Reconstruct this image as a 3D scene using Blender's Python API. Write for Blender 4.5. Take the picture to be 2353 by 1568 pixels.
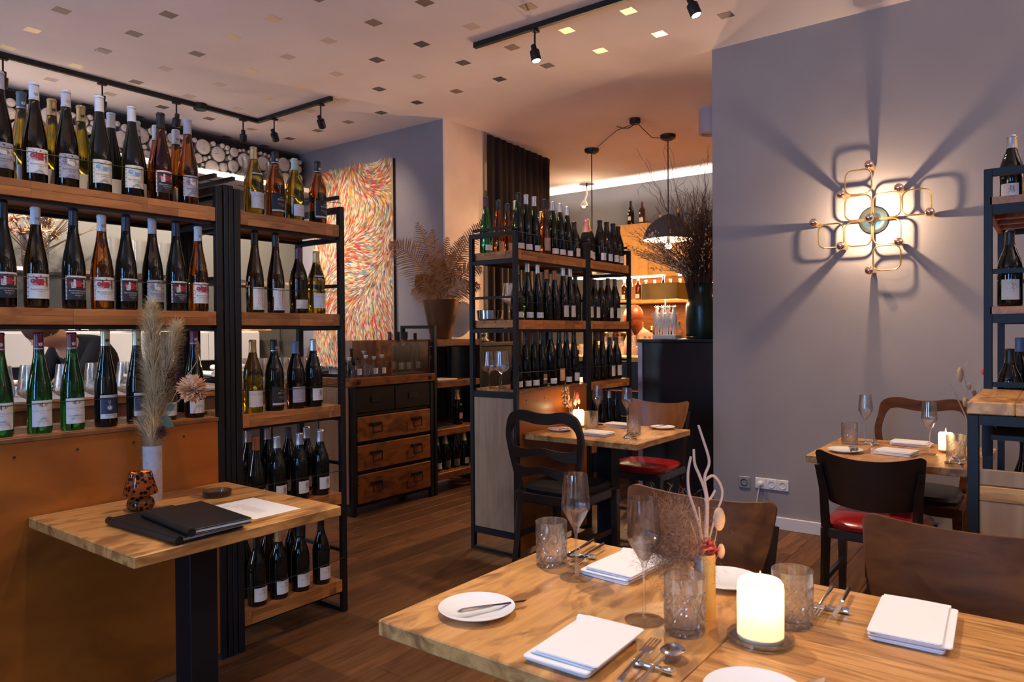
import bpy, bmesh, math, random
from mathutils import Vector, Matrix, Euler
SC = bpy.context.scene
C = SC.collection
R = math.radians
PI = math.pi
def clear():
    for o in list(bpy.data.objects): bpy.data.objects.remove(o)
clear()
# ---------------------------------------------------------------- camera
AZ, PITCH, ROLL = R(37.1), R(-0.66), R(0.4)
f = Vector((math.cos(AZ)*math.cos(PITCH), math.sin(AZ)*math.cos(PITCH), math.sin(PITCH)))
r0 = Vector((math.sin(AZ), -math.cos(AZ), 0)); u0 = r0.cross(f)
r1 = r0*math.cos(ROLL)-u0*math.sin(ROLL); u1 = r1.cross(f)
cam = bpy.data.cameras.new('camera'); co = bpy.data.objects.new('camera', cam); C.objects.link(co)
m = Matrix((r1, u1, -f)).transposed().to_4x4(); m.translation = (0, 0, 1.32); co.matrix_world = m
cam.lens = 1660/2353*36; cam.sensor_width = 36; cam.clip_start = .02
cam.dof.use_dof = True; cam.dof.focus_distance = 3.0; cam.dof.aperture_fstop = 8
SC.camera = co
# ---------------------------------------------------------------- exposure, sky, lights
SC.view_settings.view_transform = 'Standard'; SC.view_settings.look = 'None'
SC.view_settings.exposure = 0.9; SC.view_settings.gamma = 1
SC.view_settings.use_curve_mapping = False
W = bpy.data.worlds.new('world'); SC.world = W; W.use_nodes = True
W.node_tree.nodes['Background'].inputs[0].default_value = (.45, .62, 1, 1)
W.node_tree.nodes['Background'].inputs[1].default_value = 1.2
try:
    SC.cycles.max_bounces = 14; SC.cycles.transparent_max_bounces = 16; SC.cycles.transmission_bounces = 14
    SC.cycles.caustics_reflective = False; SC.cycles.caustics_refractive = False
    SC.cycles.sample_clamp_indirect = 6
except Exception: pass
def look_rot(d): return Vector(d).to_track_quat('-Z', 'Y').to_euler()
def light(name, kind, loc, power, col, d=(0, 0, -1), **k):
    l = bpy.data.lights.new(name, kind); l.energy = power; l.color = col
    for a, b in k.items(): setattr(l, a, b)
    o = bpy.data.objects.new(name, l); o.location = loc; o.rotation_euler = look_rot(d); C.objects.link(o)
    return o
WARM = (1, .62, .30); WARM2 = (1, .72, .46); NEUT = (1, .86, .72); COOL = (.17, .47, 1)
# daylight in the street windows behind the camera
for i, yc in enumerate((-1.4, 1.05, 4.7)):
    light('daylight', 'AREA', (-2.72, yc, 1.75), (8, 50, 55)[i], (COOL, COOL, (.66, .76, 1))[i], (1, 0, -.05), shape='RECTANGLE', size=(.5, .80, 1.0)[i], size_y=1.9)
# ceiling track spots that shine down into the room (each has its lamp head below)
SPOTS = [ # x, y, aim x, aim y, aim z, power, blend angle, colour
    (1.888, 5.83, 1.95, 6.5, 1.5, 95, 120, NEUT), (2.54, 5.83, 2.6, 6.5, 1.4, 95, 120, NEUT), (3.122, 5.83, 3.1, 6.4, .9, 100, 110, NEUT),
    (3.736, 5.83, 4.1, 6.5, 1.2, 130, 120, NEUT), (3.89, 5.588, 4.9, 6.2, 1.8, 50, 100, WARM2), (3.885, 4.93, 4.9, 5.6, 2.1, 30, 95, WARM2),
    (3.78, 2.66, 3.75, 2.1, .7, 60, 75, WARM2), (3.78, 1.6, 3.9, .7, .7, 75, 80, WARM2),
    (1.0, 2.3, 1.3, 2.35, .8, 40, 66, (1, .78, .56)), (1.9, 1.75, 1.4, .6, .7, 92, 85, (1, .80, .60)), (1.6, -.6, 1.4, .2, .7, 44, 90, (1, .80, .60))]
for (x, y, ax, ay, az, p, ang, c) in SPOTS:
    d = Vector((ax-x, ay-y, az-3.1)).normalized()
    light('track_spot_light', 'SPOT', Vector((x, y, 3.10))+d*.075, p, c, d, spot_size=R(ang), spot_blend=.8, shadow_soft_size=.022)
# ---------------------------------------------------------------- materials
MATS = {}
def mat(name, col=(.5, .5, .5), rough=.5, metal=0, **k):
    if name in MATS: return MATS[name]
    m = bpy.data.materials.new(name); m.use_nodes = True; MATS[name] = m
    b = m.node_tree.nodes['Principled BSDF']
    b.inputs['Base Color'].default_value = (*col, 1); b.inputs['Roughness'].default_value = rough; b.inputs['Metallic'].default_value = metal
    for a, v in k.items():
        if a == 'emit': b.inputs['Emission Color'].default_value = (*v[0], 1); b.inputs['Emission Strength'].default_value = v[1]
        elif a in ('noise', 'bump'): pass
        else: b.inputs[a.replace('_', ' ')].default_value = v
    nt = m.node_tree; N = nt.nodes; L = nt.links
    if 'noise' in k:   # (scale, colour 2, stretch)
        s, c2, st = k['noise']
        tc = N.new('ShaderNodeTexCoord'); mp = N.new('ShaderNodeMapping'); mp.inputs['Scale'].default_value = st
        n = N.new('ShaderNodeTexNoise'); n.inputs['Scale'].default_value = s; n.inputs['Detail'].default_value = 5
        rp = N.new('ShaderNodeValToRGB'); rp.color_ramp.elements[0].position = .35; rp.color_ramp.elements[1].position = .65
        rp.color_ramp.elements[0].color = (*col, 1); rp.color_ramp.elements[1].color = (*c2, 1)
        L.new(tc.outputs['Object'], mp.inputs[0]); L.new(mp.outputs[0], n.inputs['Vector']); L.new(n.outputs['Fac'], rp.inputs[0]); L.new(rp.outputs[0], b.inputs['Base Color'])
    if 'bump' in k:    # (scale, strength, distance)
        s, st, ds = k['bump']
        tc = N.new('ShaderNodeTexCoord'); n = N.new('ShaderNodeTexNoise'); n.inputs['Scale'].default_value = s; n.inputs['Detail'].default_value = 6
        bp = N.new('ShaderNodeBump'); bp.inputs['Strength'].default_value = st; bp.inputs['Distance'].default_value = ds
        L.new(tc.outputs['Object'], n.inputs['Vector']); L.new(n.outputs['Fac'], bp.inputs['Height']); L.new(bp.outputs[0], b.inputs['Normal'])
    return m
def wood(name, c1, c2, c3, scale=(1.2, 14, 14), rough=.45, blotch=None, seed=0, rnd=True, coat=0):
    """grain along local x; c1/c2 grain colours, c3 dark knots/blotches"""
    if name in MATS: return MATS[name]
    m = bpy.data.materials.new(name); m.use_nodes = True; MATS[name] = m
    nt = m.node_tree; N = nt.nodes; L = nt.links; b = N['Principled BSDF']; b.inputs['Roughness'].default_value = rough
    b.inputs['Coat Weight'].default_value = coat; b.inputs['Specular IOR Level'].default_value = .12 if name.startswith('walnut') else .3 if rough > .47 else .5; b.inputs['Coat Roughness'].default_value = .25
    tc = N.new('ShaderNodeTexCoord'); ad = N.new('ShaderNodeVectorMath'); ad.operation = 'ADD'
    oi = N.new('ShaderNodeObjectInfo'); sc = N.new('ShaderNodeVectorMath'); sc.operation = 'SCALE'
    cb = N.new('ShaderNodeCombineXYZ')
    for i in range(3): L.new(oi.outputs['Random'], cb.inputs[i])
    L.new(cb.outputs[0], sc.inputs[0]); sc.inputs['Scale'].default_value = 13.7 if rnd else 0
    L.new(tc.outputs['Object'], ad.inputs[0]); L.new(sc.outputs[0], ad.inputs[1])
    mp = N.new('ShaderNodeMapping'); mp.inputs['Scale'].default_value = scale; mp.inputs['Location'].default_value = (seed, seed*.7, 0)
    L.new(ad.outputs[0], mp.inputs[0])
    n = N.new('ShaderNodeTexNoise'); n.inputs['Scale'].default_value = 2.2; n.inputs['Detail'].default_value = 8; n.inputs['Distortion'].default_value = .6
    L.new(mp.outputs[0], n.inputs['Vector'])
    rp = N.new('ShaderNodeValToRGB'); e = rp.color_ramp.elements
    e[0].position = .3; e[0].color = (*c2, 1); e[1].position = .68; e[1].color = (*c1, 1)
    L.new(n.outputs['Fac'], rp.inputs[0])
    n2 = N.new('ShaderNodeTexNoise'); n2.inputs['Scale'].default_value = (blotch or 3.0); n2.inputs['Detail'].default_value = 4; n2.inputs['Distortion'].default_value = 1.2
    mp2 = N.new('ShaderNodeMapping'); mp2.inputs['Scale'].default_value = (scale[0]*.5+.2, scale[1]*.12+.6, scale[2]*.12+.6)
    L.new(ad.outputs[0], mp2.inputs[0]); L.new(mp2.outputs[0], n2.inputs['Vector'])
    r2 = N.new('ShaderNodeValToRGB'); r2.color_ramp.elements[0].position = .52 if not blotch else .47; r2.color_ramp.elements[1].position = .72 if not blotch else .66
    r2.color_ramp.elements[1].color = (.8, .8, .8, 1); L.new(n2.outputs['Fac'], r2.inputs[0])
    mx = N.new('ShaderNodeMixRGB'); L.new(r2.outputs[0], mx.inputs[0]); L.new(rp.outputs[0], mx.inputs[1]); mx.inputs[2].default_value = (*c3, 1)
    hs = N.new('ShaderNodeHueSaturation'); mr = N.new('ShaderNodeMapRange'); mr.inputs['To Min'].default_value = .72 if rnd else 1; mr.inputs['To Max'].default_value = 1.25 if rnd else 1
    L.new(oi.outputs['Random'], mr.inputs[0]); L.new(mr.outputs[0], hs.inputs['Value']); L.new(mx.outputs[0], hs.inputs['Color'])
    L.new(hs.outputs[0], b.inputs['Base Color'])
    bp = N.new('ShaderNodeBump'); bp.inputs['Strength'].default_value = .25; bp.inputs['Distance'].default_value = .001
    L.new(n.outputs['Fac'], bp.inputs['Height']); L.new(bp.outputs[0], b.inputs['Normal'])
    return m
def glassmat(name, col, rough=.0, ior=1.45, tint=1):
    return mat(name, col, rough, 0, Transmission_Weight=1.0, IOR=ior)
M = dict(
    grey=mat('lavender_grey_paint', (.29, .262, .268), .85, noise=(1.6, (.33, .30, .30), (1, 1, 1)), bump=(60, .25, .002)),
    grey2=mat('blue_grey_paint', (.19, .18, .215), .9, noise=(2, (.22, .205, .24), (1, 1, 1)), bump=(60, .25, .002)),
    plaster=mat('pale_plaster', (.80, .66, .60), .9, noise=(2.5, (.66, .55, .50), (1, 1, 1)), bump=(30, .3, .003)),
    ceil=mat('ceiling_paint', (.88, .79, .785), .9, noise=(1.3, (.80, .71, .705), (1, 1, 1)), bump=(40, .15, .002)),
    back=mat('olive_grey_paint', (.085, .08, .07), .9, bump=(60, .2, .002)),
    dark=mat('dark_grey_paint', (.10, .10, .11), .9),
    black=mat('black_powder_coated_steel', (.007, .0072, .009), .5, .0, Specular_IOR_Level=.35, bump=(300, .1, .0005)),
    blackm=mat('matt_black', (.008, .008, .009), .6), blacksat=mat('black_laminate', (.01, .01, .013), .35),
    leather=mat('black_leather', (.005, .0045, .005), .45, bump=(220, .4, .001)),
    seatblk=mat('worn_black_leatherette', (.02, .018, .017), .38, bump=(40, .3, .003)),
    red=mat('glossy_red_vinyl', (.30, .008, .010), .22, bump=(14, .25, .004)),
    ply=wood('varnished_orange_plywood', (.46, .135, .014), (.34, .095, .010), (.20, .055, .008), (1, 3, 3), .38, rnd=False, coat=.3),
    acacia=wood('acacia_shelf_wood', (.52, .205, .052), (.33, .115, .028), (.18, .055, .015), (2.5, 22, 22), .42),
    mango=wood('mango_table_wood', (.68, .35, .11), (.50, .225, .06), (.18, .07, .022), (2.2, 24, 24), .38, blotch=5, rnd=False, seed=3, coat=.15),
    mangoY=wood('mango_table_wood_cross', (.66, .34, .11), (.46, .20, .05), (.16, .065, .02), (24, 2.0, 24), .36, blotch=4.2, rnd=False, seed=8, coat=.15),
    floor=wood('oak_floor', (.19, .078, .027), (.095, .037, .012), (.045, .018, .007), (1.4, 16, 16), .48),
    pale=wood('pale_oak_board', (.42, .26, .15), (.33, .19, .105), (.24, .135, .07), (14, 14, 1), .6, rnd=False),
    crate=wood('orange_drawer_pine', (.30, .105, .026), (.21, .068, .017), (.08, .026, .008), (2, 14, 14), .5, blotch=5),
    walnut=wood('walnut_chair_wood', (.15, .055, .018), (.08, .028, .010), (.035, .014, .008), (10, 2, 10), .5, rnd=False, coat=0),
    beech=wood('warm_brown_plywood', (.26, .105, .035), (.20, .075, .024), (.12, .042, .014), (9, 9, 2), .32, rnd=False, coat=.4),
    dkwood=wood('dark_stained_chair_wood', (.022, .013, .009), (.013, .008, .006), (.008, .005, .004), (3, 3, 10), .32, rnd=False, coat=.4),
    barwood=wood('orange_bar_wood', (.66, .36, .12), (.56, .28, .085), (.42, .19, .05), (8, 8, 1.5), .5),
    white=mat('white_gloss_laminate', (.78, .74, .70), .35), hutch=mat('off_white_laminate', (.46, .43, .41), .4), trim=mat('white_trim_paint', (.70, .68, .68), .5),
    linen=mat('white_linen', (.82, .80, .79), .9, bump=(500, .2, .0006)), porcelain=mat('white_porcelain', (.84, .83, .83), .12),
    paper=mat('white_paper', (.80, .78, .76), .8), steel=mat('polished_steel', (.62, .61, .60), .13, 1), dsteel=mat('dark_steel', (.06, .055, .05), .3, .6),
    brass=mat('polished_brass', (1.0, .74, .36), .26, 1), bronze=mat('aged_bronze', (.24, .145, .085), .38, .75, bump=(20, .3, .004)),
    gold=mat('gold_foil', (.80, .58, .26), .3, .9), chrome=mat('chrome', (.75, .73, .72), .06, 1),
    glass=glassmat('clear_glass', (1, 1, 1)), smoke=glassmat('smoke_glass', (.30, .31, .36), .02),
    wax=mat('white_wax', (.92, .80, .64), .5, Subsurface_Weight=.6, Subsurface_Radius=(.03, .016, .008), Subsurface_Scale=1.0),
    ceramic=mat('speckled_white_ceramic', (.62, .62, .66), .7, noise=(45, (.5, .5, .54), (1, 1, 1)), bump=(200, .3, .001)),
    canvasdark=mat('dark_canvas_edge', (.02, .012, .012), .8), curtain=mat('dark_brown_curtain', (.016, .008, .008), .95),
    greencan=mat('dark_green_enamel', (.004, .020, .014), .3), skin=mat('skin', (.62, .34, .22), .5), hair=mat('red_hair', (.20, .042, .006), .45, bump=(90, .6, .004)),
    knit=mat('beige_knit', (.34, .21, .14), .95, bump=(160, .8, .004)), cloth=mat('black_shirt', (.012, .011, .012), .9),
    logend=mat('whitewashed_log_end', (.66, .58, .53), .85, noise=(9, (.58, .50, .45), (1, 1, 1))), logbark=mat('pale_bark', (.40, .34, .31), .9), void=mat('niche_black', (.015, .013, .015), 1),
    frond=mat('dried_golden_palm', (.42, .185, .055), .5, noise=(30, (.28, .11, .032), (1, 1, 1))), twig=mat('dark_twig', (.085, .038, .022), .7), bud=mat('silver_catkin', (.62, .50, .38), .8),
    pampas=mat('pampas_plume', (.62, .50, .30), .9), dahlia=mat('peach_petal', (.86, .56, .33), .8), burg=mat('burgundy_petal', (.09, .014, .018), .9), tan=mat('dried_tan_flower', (.36, .19, .11), .9),
    leaf=mat('dusty_green_leaf', (.10, .13, .08), .8), straw=mat('straw_stem', (.55, .40, .22), .8), pinkstem=mat('bleached_twig', (.52, .36, .29), .8), coral=mat('coral_flower', (.72, .10, .07), .8),
    tile_b=mat('leaf_tile_bright_reflection', (.90, .76, .56), .42, .8), tile_p=mat('leaf_tile_pale_reflection', (.66, .56, .50), .5, .35), tile_d=mat('leaf_tile_dim_reflection', (.30, .24, .22), .5, .7),  # leaf tiles: bright to dark reflections are put into the colours
    tile_g=mat('leaf_tile_dark_reflection', (.14, .13, .14), .5, .7),
    shade=mat('gold_lamp_shade', (.52, .31, .05), .5, .4), bone=mat('white_figurine', (.85, .80, .74), .5),
    rope=mat('thin_cable', (.01, .01, .01), .5), plastic=mat('white_plastic', (.78, .76, .75), .35), socketgrey=mat('clear_grey_plastic', (.30, .29, .30), .3),
    yellowglaze=mat('yellow_glaze', (.85, .48, .12), .25), greyglaze=mat('grey_glaze', (.42, .43, .42), .4),
    flame=mat('flame', (1, .6, .2), .5, emit=((1, .62, .22), 30)), led=mat('led_disc', (1, 1, 1), .5, emit=((1, .88, .72), 14)), bulbem=mat('warm_bulb', (1, .8, .5), .5, emit=((1, .66, .34), 95)),
    ledbar=mat('bar_bulb', (1, .8, .5), .5, emit=((1, .70, .38), 40)),
)
def clearglass(name, col=(1, 1, 1), mixf=0.0, base=.05, pw_=4):
    m = bpy.data.materials.new(name); m.use_nodes = True; N = m.node_tree.nodes; L = m.node_tree.links; out = N['Material Output']
    b = N['Principled BSDF']; b.inputs['Base Color'].default_value = (*col, 1); b.inputs['Roughness'].default_value = 0; b.inputs['Transmission Weight'].default_value = 1; b.inputs['IOR'].default_value = 1.45
    t = N.new('ShaderNodeBsdfTransparent'); t.inputs[0].default_value = (*[.5+.49*v for v in col], 1); g = N.new('ShaderNodeBsdfGlossy'); g.inputs['Roughness'].default_value = .01
    lw = N.new('ShaderNodeLayerWeight'); pw = N.new('ShaderNodeMath'); pw.operation = 'POWER'; pw.inputs[1].default_value = pw_; ml = N.new('ShaderNodeMath'); ml.operation = 'MULTIPLY_ADD'; ml.inputs[1].default_value = .9; ml.inputs[2].default_value = base
    L.new(lw.outputs['Facing'], pw.inputs[0]); L.new(pw.outputs[0], ml.inputs[0]); mx = N.new('ShaderNodeMixShader'); L.new(ml.outputs[0], mx.inputs[0]); L.new(t.outputs[0], mx.inputs[1]); L.new(g.outputs[0], mx.inputs[2])
    if mixf: m2 = N.new('ShaderNodeMixShader'); m2.inputs[0].default_value = mixf; L.new(mx.outputs[0], m2.inputs[1]); L.new(b.outputs[0], m2.inputs[2]); mx = m2
    L.new(mx.outputs[0], out.inputs[0]); return m
M['glass'] = clearglass('thin_clear_glass', (1, 1, 1), .3, .08, 3); M['foot'] = clearglass('thin_glass_foot', (1, 1, 1), .22); M['cut'] = clearglass('cut_crystal', (1, 1, 1), .35, .12, 2.5)
def _sparkle_haze(m, f_):  # white translucent share stands in for the sparkle of cut crystal
    N = m.node_tree.nodes; L = m.node_tree.links; o = N['Material Output']; s_ = o.inputs[0].links[0].from_socket; t = N.new('ShaderNodeBsdfTranslucent'); t.inputs[0].default_value = (1, .97, .95, 1); x = N.new('ShaderNodeMixShader'); x.inputs[0].default_value = f_
    L.new(s_, x.inputs[1]); L.new(t.outputs[0], x.inputs[2]); L.new(x.outputs[0], o.inputs[0])
_sparkle_haze(M['cut'], .05); M['smoke'] = clearglass('smoke_glass_thin', (.18, .2, .26), .5)
# ---------------------------------------------------------------- mesh builder
class MB:
    def __init__(s): s.v = []; s.f = []; s.mi = []; s.k = 0
    def add(s, vs, fs, mtx=None, mi=None):
        o = len(s.v)
        s.v += [tuple(mtx @ Vector(v)) if mtx else tuple(v) for v in vs]
        s.f += [tuple(o+i for i in q) for q in fs]; s.mi += [s.k if mi is None else mi]*len(fs)
        return s
    def box(s, x0, y0, z0, x1, y1, z1, mtx=None, mi=None):
        v = [(x, y, z) for z in (z0, z1) for y in (y0, y1) for x in (x0, x1)]
        return s.add(v, [(0, 2, 3, 1), (4, 5, 7, 6), (0, 1, 5, 4), (2, 6, 7, 3), (0, 4, 6, 2), (1, 3, 7, 5)], mtx, mi)
    def cbox(s, x0, y0, z0, x1, y1, z1, b=.002, mtx=None, mi=None):   # chamfered box
        bm = bmesh.new(); bmesh.ops.create_cube(bm, size=1)
        for v in bm.verts: v.co = (x0+(v.co.x+.5)*(x1-x0), y0+(v.co.y+.5)*(y1-y0), z0+(v.co.z+.5)*(z1-z0))
        bmesh.ops.bevel(bm, geom=bm.edges[:], offset=b, segments=1, affect='EDGES')
        bm.verts.index_update(); s.add([v.co[:] for v in bm.verts], [[v.index for v in q.verts] for q in bm.faces], mtx, mi); bm.free(); return s
    def lathe(s, prof, n=20, mtx=None, mi=None, a0=0, a1=2*PI):
        closed = abs(a1-a0-2*PI) < 1e-6; k = n if closed else n+1; vs = []; fs = []
        for (rr, z) in prof:
            for i in range(k):
                a = a0+(a1-a0)*i/n; vs.append((rr*math.cos(a), rr*math.sin(a), z))
        for j in range(len(prof)-1):
            for i in range(n):
                i2 = (i+1) % k
                fs.append((j*k+i, j*k+i2, (j+1)*k+i2, (j+1)*k+i))
        return s.add(vs, fs, mtx, mi)
    def tube(s, pts, rad, n=8, cap=True, mtx=None, mi=None, closed=False):
        P = [Vector(p) for p in pts]; K = len(P)
        rr = rad if isinstance(rad, (list, tuple)) else [rad]*K
        vs = []; fs = []; prev = None
        for i in range(K):
            if closed: t = P[(i+1) % K]-P[i-1]
            else: t = P[min(i+1, K-1)]-P[max(i-1, 0)]
            if t.length < 1e-9: t = Vector((0, 0, 1))
            t.normalize()
            if prev is None:
                a = Vector((0, 0, 1)) if abs(t.z) < .9 else Vector((1, 0, 0)); nx = t.cross(a).normalized()
            else:
                nx = prev-t*prev.dot(t); nx.normalize()
            prev = nx; ny = t.cross(nx)
            for j in range(n):
                a = 2*PI*j/n; vs.append(P[i]+(nx*math.cos(a)+ny*math.sin(a))*rr[i])
        for i in range(K if closed else K-1):
            i2 = (i+1) % K
            for j in range(n):
                j2 = (j+1) % n; fs.append((i*n+j, i*n+j2, i2*n+j2, i2*n+j))
        if cap and not closed: fs += [tuple(range(n-1, -1, -1)), tuple((K-1)*n+j for j in range(n))]
        return s.add(vs, fs, mtx, mi)
    def prism(s, poly, y0, y1, mtx=None, mi=None):   # polygon in xz, extruded along y
        n = len(poly); vs = [(x, y0, z) for x, z in poly]+[(x, y1, z) for x, z in poly]
        fs = [tuple(range(n)), tuple(range(2*n-1, n-1, -1))]+[(i, i+n, (i+1) % n+n, (i+1) % n) for i in range(n)]
        return s.add(vs, fs, mtx, mi)
    def sphere(s, c, rr, n=12, mi=None, sx=1, sy=1, sz=1, mtx=None):
        k = max(6, n//2+1); pr = [(math.sin(PI*i/k)*rr, -math.cos(PI*i/k)*rr) for i in range(k+1)]
        T = Matrix.Translation(c) @ Matrix.Diagonal((sx, sy, sz, 1))
        return s.lathe(pr, n, (mtx @ T) if mtx else T, mi)
    def mesh(s, name, mats, smooth=False):
        me = bpy.data.meshes.new(name); me.from_pydata(s.v, [], s.f)
        for m_ in (mats if isinstance(mats, (list, tuple)) else [mats]): me.materials.append(m_)
        if any(s.mi): me.polygons.foreach_set('material_index', s.mi)
        bm = bmesh.new(); bm.from_mesh(me); bmesh.ops.remove_doubles(bm, verts=bm.verts, dist=1e-6)
        bmesh.ops.recalc_face_normals(bm, faces=bm.faces); bm.to_mesh(me); bm.free()
        if smooth:
            me.polygons.foreach_set('use_smooth', [True]*len(me.polygons))
            try: me.set_sharp_from_angle(angle=R(38))
            except Exception: pass
        me.update(); return me
    def build(s, name, mats, parent=None, smooth=False, loc=(0, 0, 0), rot=(0, 0, 0)):
        return link(name, s.mesh(name, mats, smooth), parent, loc, rot)
def link(name, me, parent=None, loc=(0, 0, 0), rot=(0, 0, 0), scale=None):
    o = bpy.data.objects.new(name, me); C.objects.link(o); o.location = loc; o.rotation_euler = rot
    if scale: o.scale = scale
    if parent: o.parent = parent
    return o
def tag(o, label, cat, group=None, kind=None):
    o['label'] = label; o['category'] = cat
    if group: o['group'] = group
    if kind: o['kind'] = kind
    return o
def thing(name, label, cat, loc=(0, 0, 0), rz=0, group=None):
    o = bpy.data.objects.new(name, None); C.objects.link(o); o.location = loc; o.rotation_euler = (0, 0, rz); o.empty_display_size = .05
    return tag(o, label, cat, group)
def struct(name, mb, m, smooth=False):
    o = mb.build(name, m, None, smooth); o['kind'] = 'structure'; return o
def stuff(o): o['kind'] = 'stuff'; return o
ORD = ['first', 'second', 'third', 'fourth', 'fifth', 'sixth', 'seventh', 'eighth', 'ninth', 'tenth', 'eleventh', 'twelfth', 'thirteenth', 'fourteenth', 'fifteenth', 'sixteenth']
# ---------------------------------------------------------------- room shell
CZ = 3.285
ceiling = struct('ceiling', MB().box(-2.8, -2.4, CZ, 9.0, 6.9, CZ+.15), M['ceil'])
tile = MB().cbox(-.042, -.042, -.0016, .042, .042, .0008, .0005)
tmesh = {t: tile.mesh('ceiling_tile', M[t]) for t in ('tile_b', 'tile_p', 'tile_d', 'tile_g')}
BRIGHT_REFL = {(0, 9), (0, 10), (1, 10), (2, 6), (2, 7), (3, 8), (4, 8), (4, 9), (5, 2), (5, 3), (6, 3), (6, 2), (5, 11)}  # tiles grouped by the reflection painted into their material
PALE_REFL = {(3, 6), (3, 7), (4, 7), (3, 9), (2, 9), (1, 11), (5, 8), (3, 10), (2, 11), (4, 10), (5, 9), (5, 10), (4, 4), (5, 6)}
DARK_REFL = {(4, 5), (5, 7), (5, 5), (6, 7), (6, 8), (6, 4), (6, 1), (6, 5), (4, 6)}
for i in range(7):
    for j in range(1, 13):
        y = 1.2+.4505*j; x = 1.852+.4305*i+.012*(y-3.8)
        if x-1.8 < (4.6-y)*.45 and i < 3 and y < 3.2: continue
        t = 'tile_b' if (i, j) in BRIGHT_REFL else 'tile_p' if (i, j) in PALE_REFL else 'tile_g' if (i, j) in DARK_REFL else 'tile_d'
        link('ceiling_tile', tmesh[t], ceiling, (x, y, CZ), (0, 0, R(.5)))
floor = struct('floor', MB().box(-2.8, -2.4, -.2, 9.0, 6.9, -.004), M['floor'])
pl = []
for v in range(3):
    L_ = (1.22, 1.22, 1.22)[v]; pl.append(MB().cbox(0, .0008, -.02, L_-.0016, .1492, 0, .0012).mesh('floor_plank', M['floor']))
random.seed(11)
for j in range(33):
    y = -.25+.15*j; off = random.choice([0, .3, .61, .9])
    for i in range(6):
        x = -.2-off+1.22*i
        if x < -.6 and y > 1: continue
        if x > 5.2: continue
        if x+1.2 < y*.45-.2: continue
        link('floor_plank', pl[0], floor, (x, y, 0))
wr = struct('wall_right', MB().box(4.892, -2.4, 0, 5.08, 1.932, CZ), M['grey'])
struct('baseboard_right', MB().cbox(4.876, -2.4, 0, 4.8925, 1.932, .082, .003), M['trim'])
struct('wall_painting', MB().box(4.919, 4.50, 0, 5.2, 6.8, CZ), M['grey2'])
struct('wall_pillar', MB().box(4.92, 4.483, 0, 5.50, 4.70, CZ), M['plaster'])
struct('wall_back', MB().box(-2.8, 6.62, 0, 5.2, 6.9, CZ), M['back'])
struct('wall_near', MB().box(-2.8, -2.4, 0, 5.08, -2.2, CZ), M['grey'])
wl = MB()
WIN = [(-1.4, .31), (1.05, .44), (4.7, .55)]
ys = [-2.2]+[v for yc, h in WIN for v in (yc-h, yc+h)]+[6.62]
for a in range(0, len(ys), 2): wl.box(-2.75, ys[a], 0, -2.6, ys[a+1], CZ)
for yc, h in WIN: wl.box(-2.75, yc-h, 0, -2.6, yc+h, .78); wl.box(-2.75, yc-h, 2.72, -2.6, yc+h, CZ)
struct('wall_street', wl, M['grey'])
for n, (yc, h) in enumerate(WIN):
    w = MB()
    for (a, b, c, d) in ((-h, .78, -h+.06, 2.72), (h-.06, .78, h, 2.72), (-h, .78, h, .84), (-h, 2.66, h, 2.72), (-h, 2.02, h, 2.08)):
        w.box(-2.66, yc+a, b, -2.60, yc+c, d)
    o = struct('window_%d' % (n+1), w, M['dsteel'])
struct('wall_bar', MB().box(8.65, .8, 0, 8.9, 6.9, CZ), M['dark'])
struct('wall_bar_side', MB().box(5.08, .8, 0, 8.65, 1.0, CZ), M['dark'])
struct('wall_bar_far', MB().box(5.5, 6.3, 0, 8.65, 6.5, CZ), M['dark'])
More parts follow.
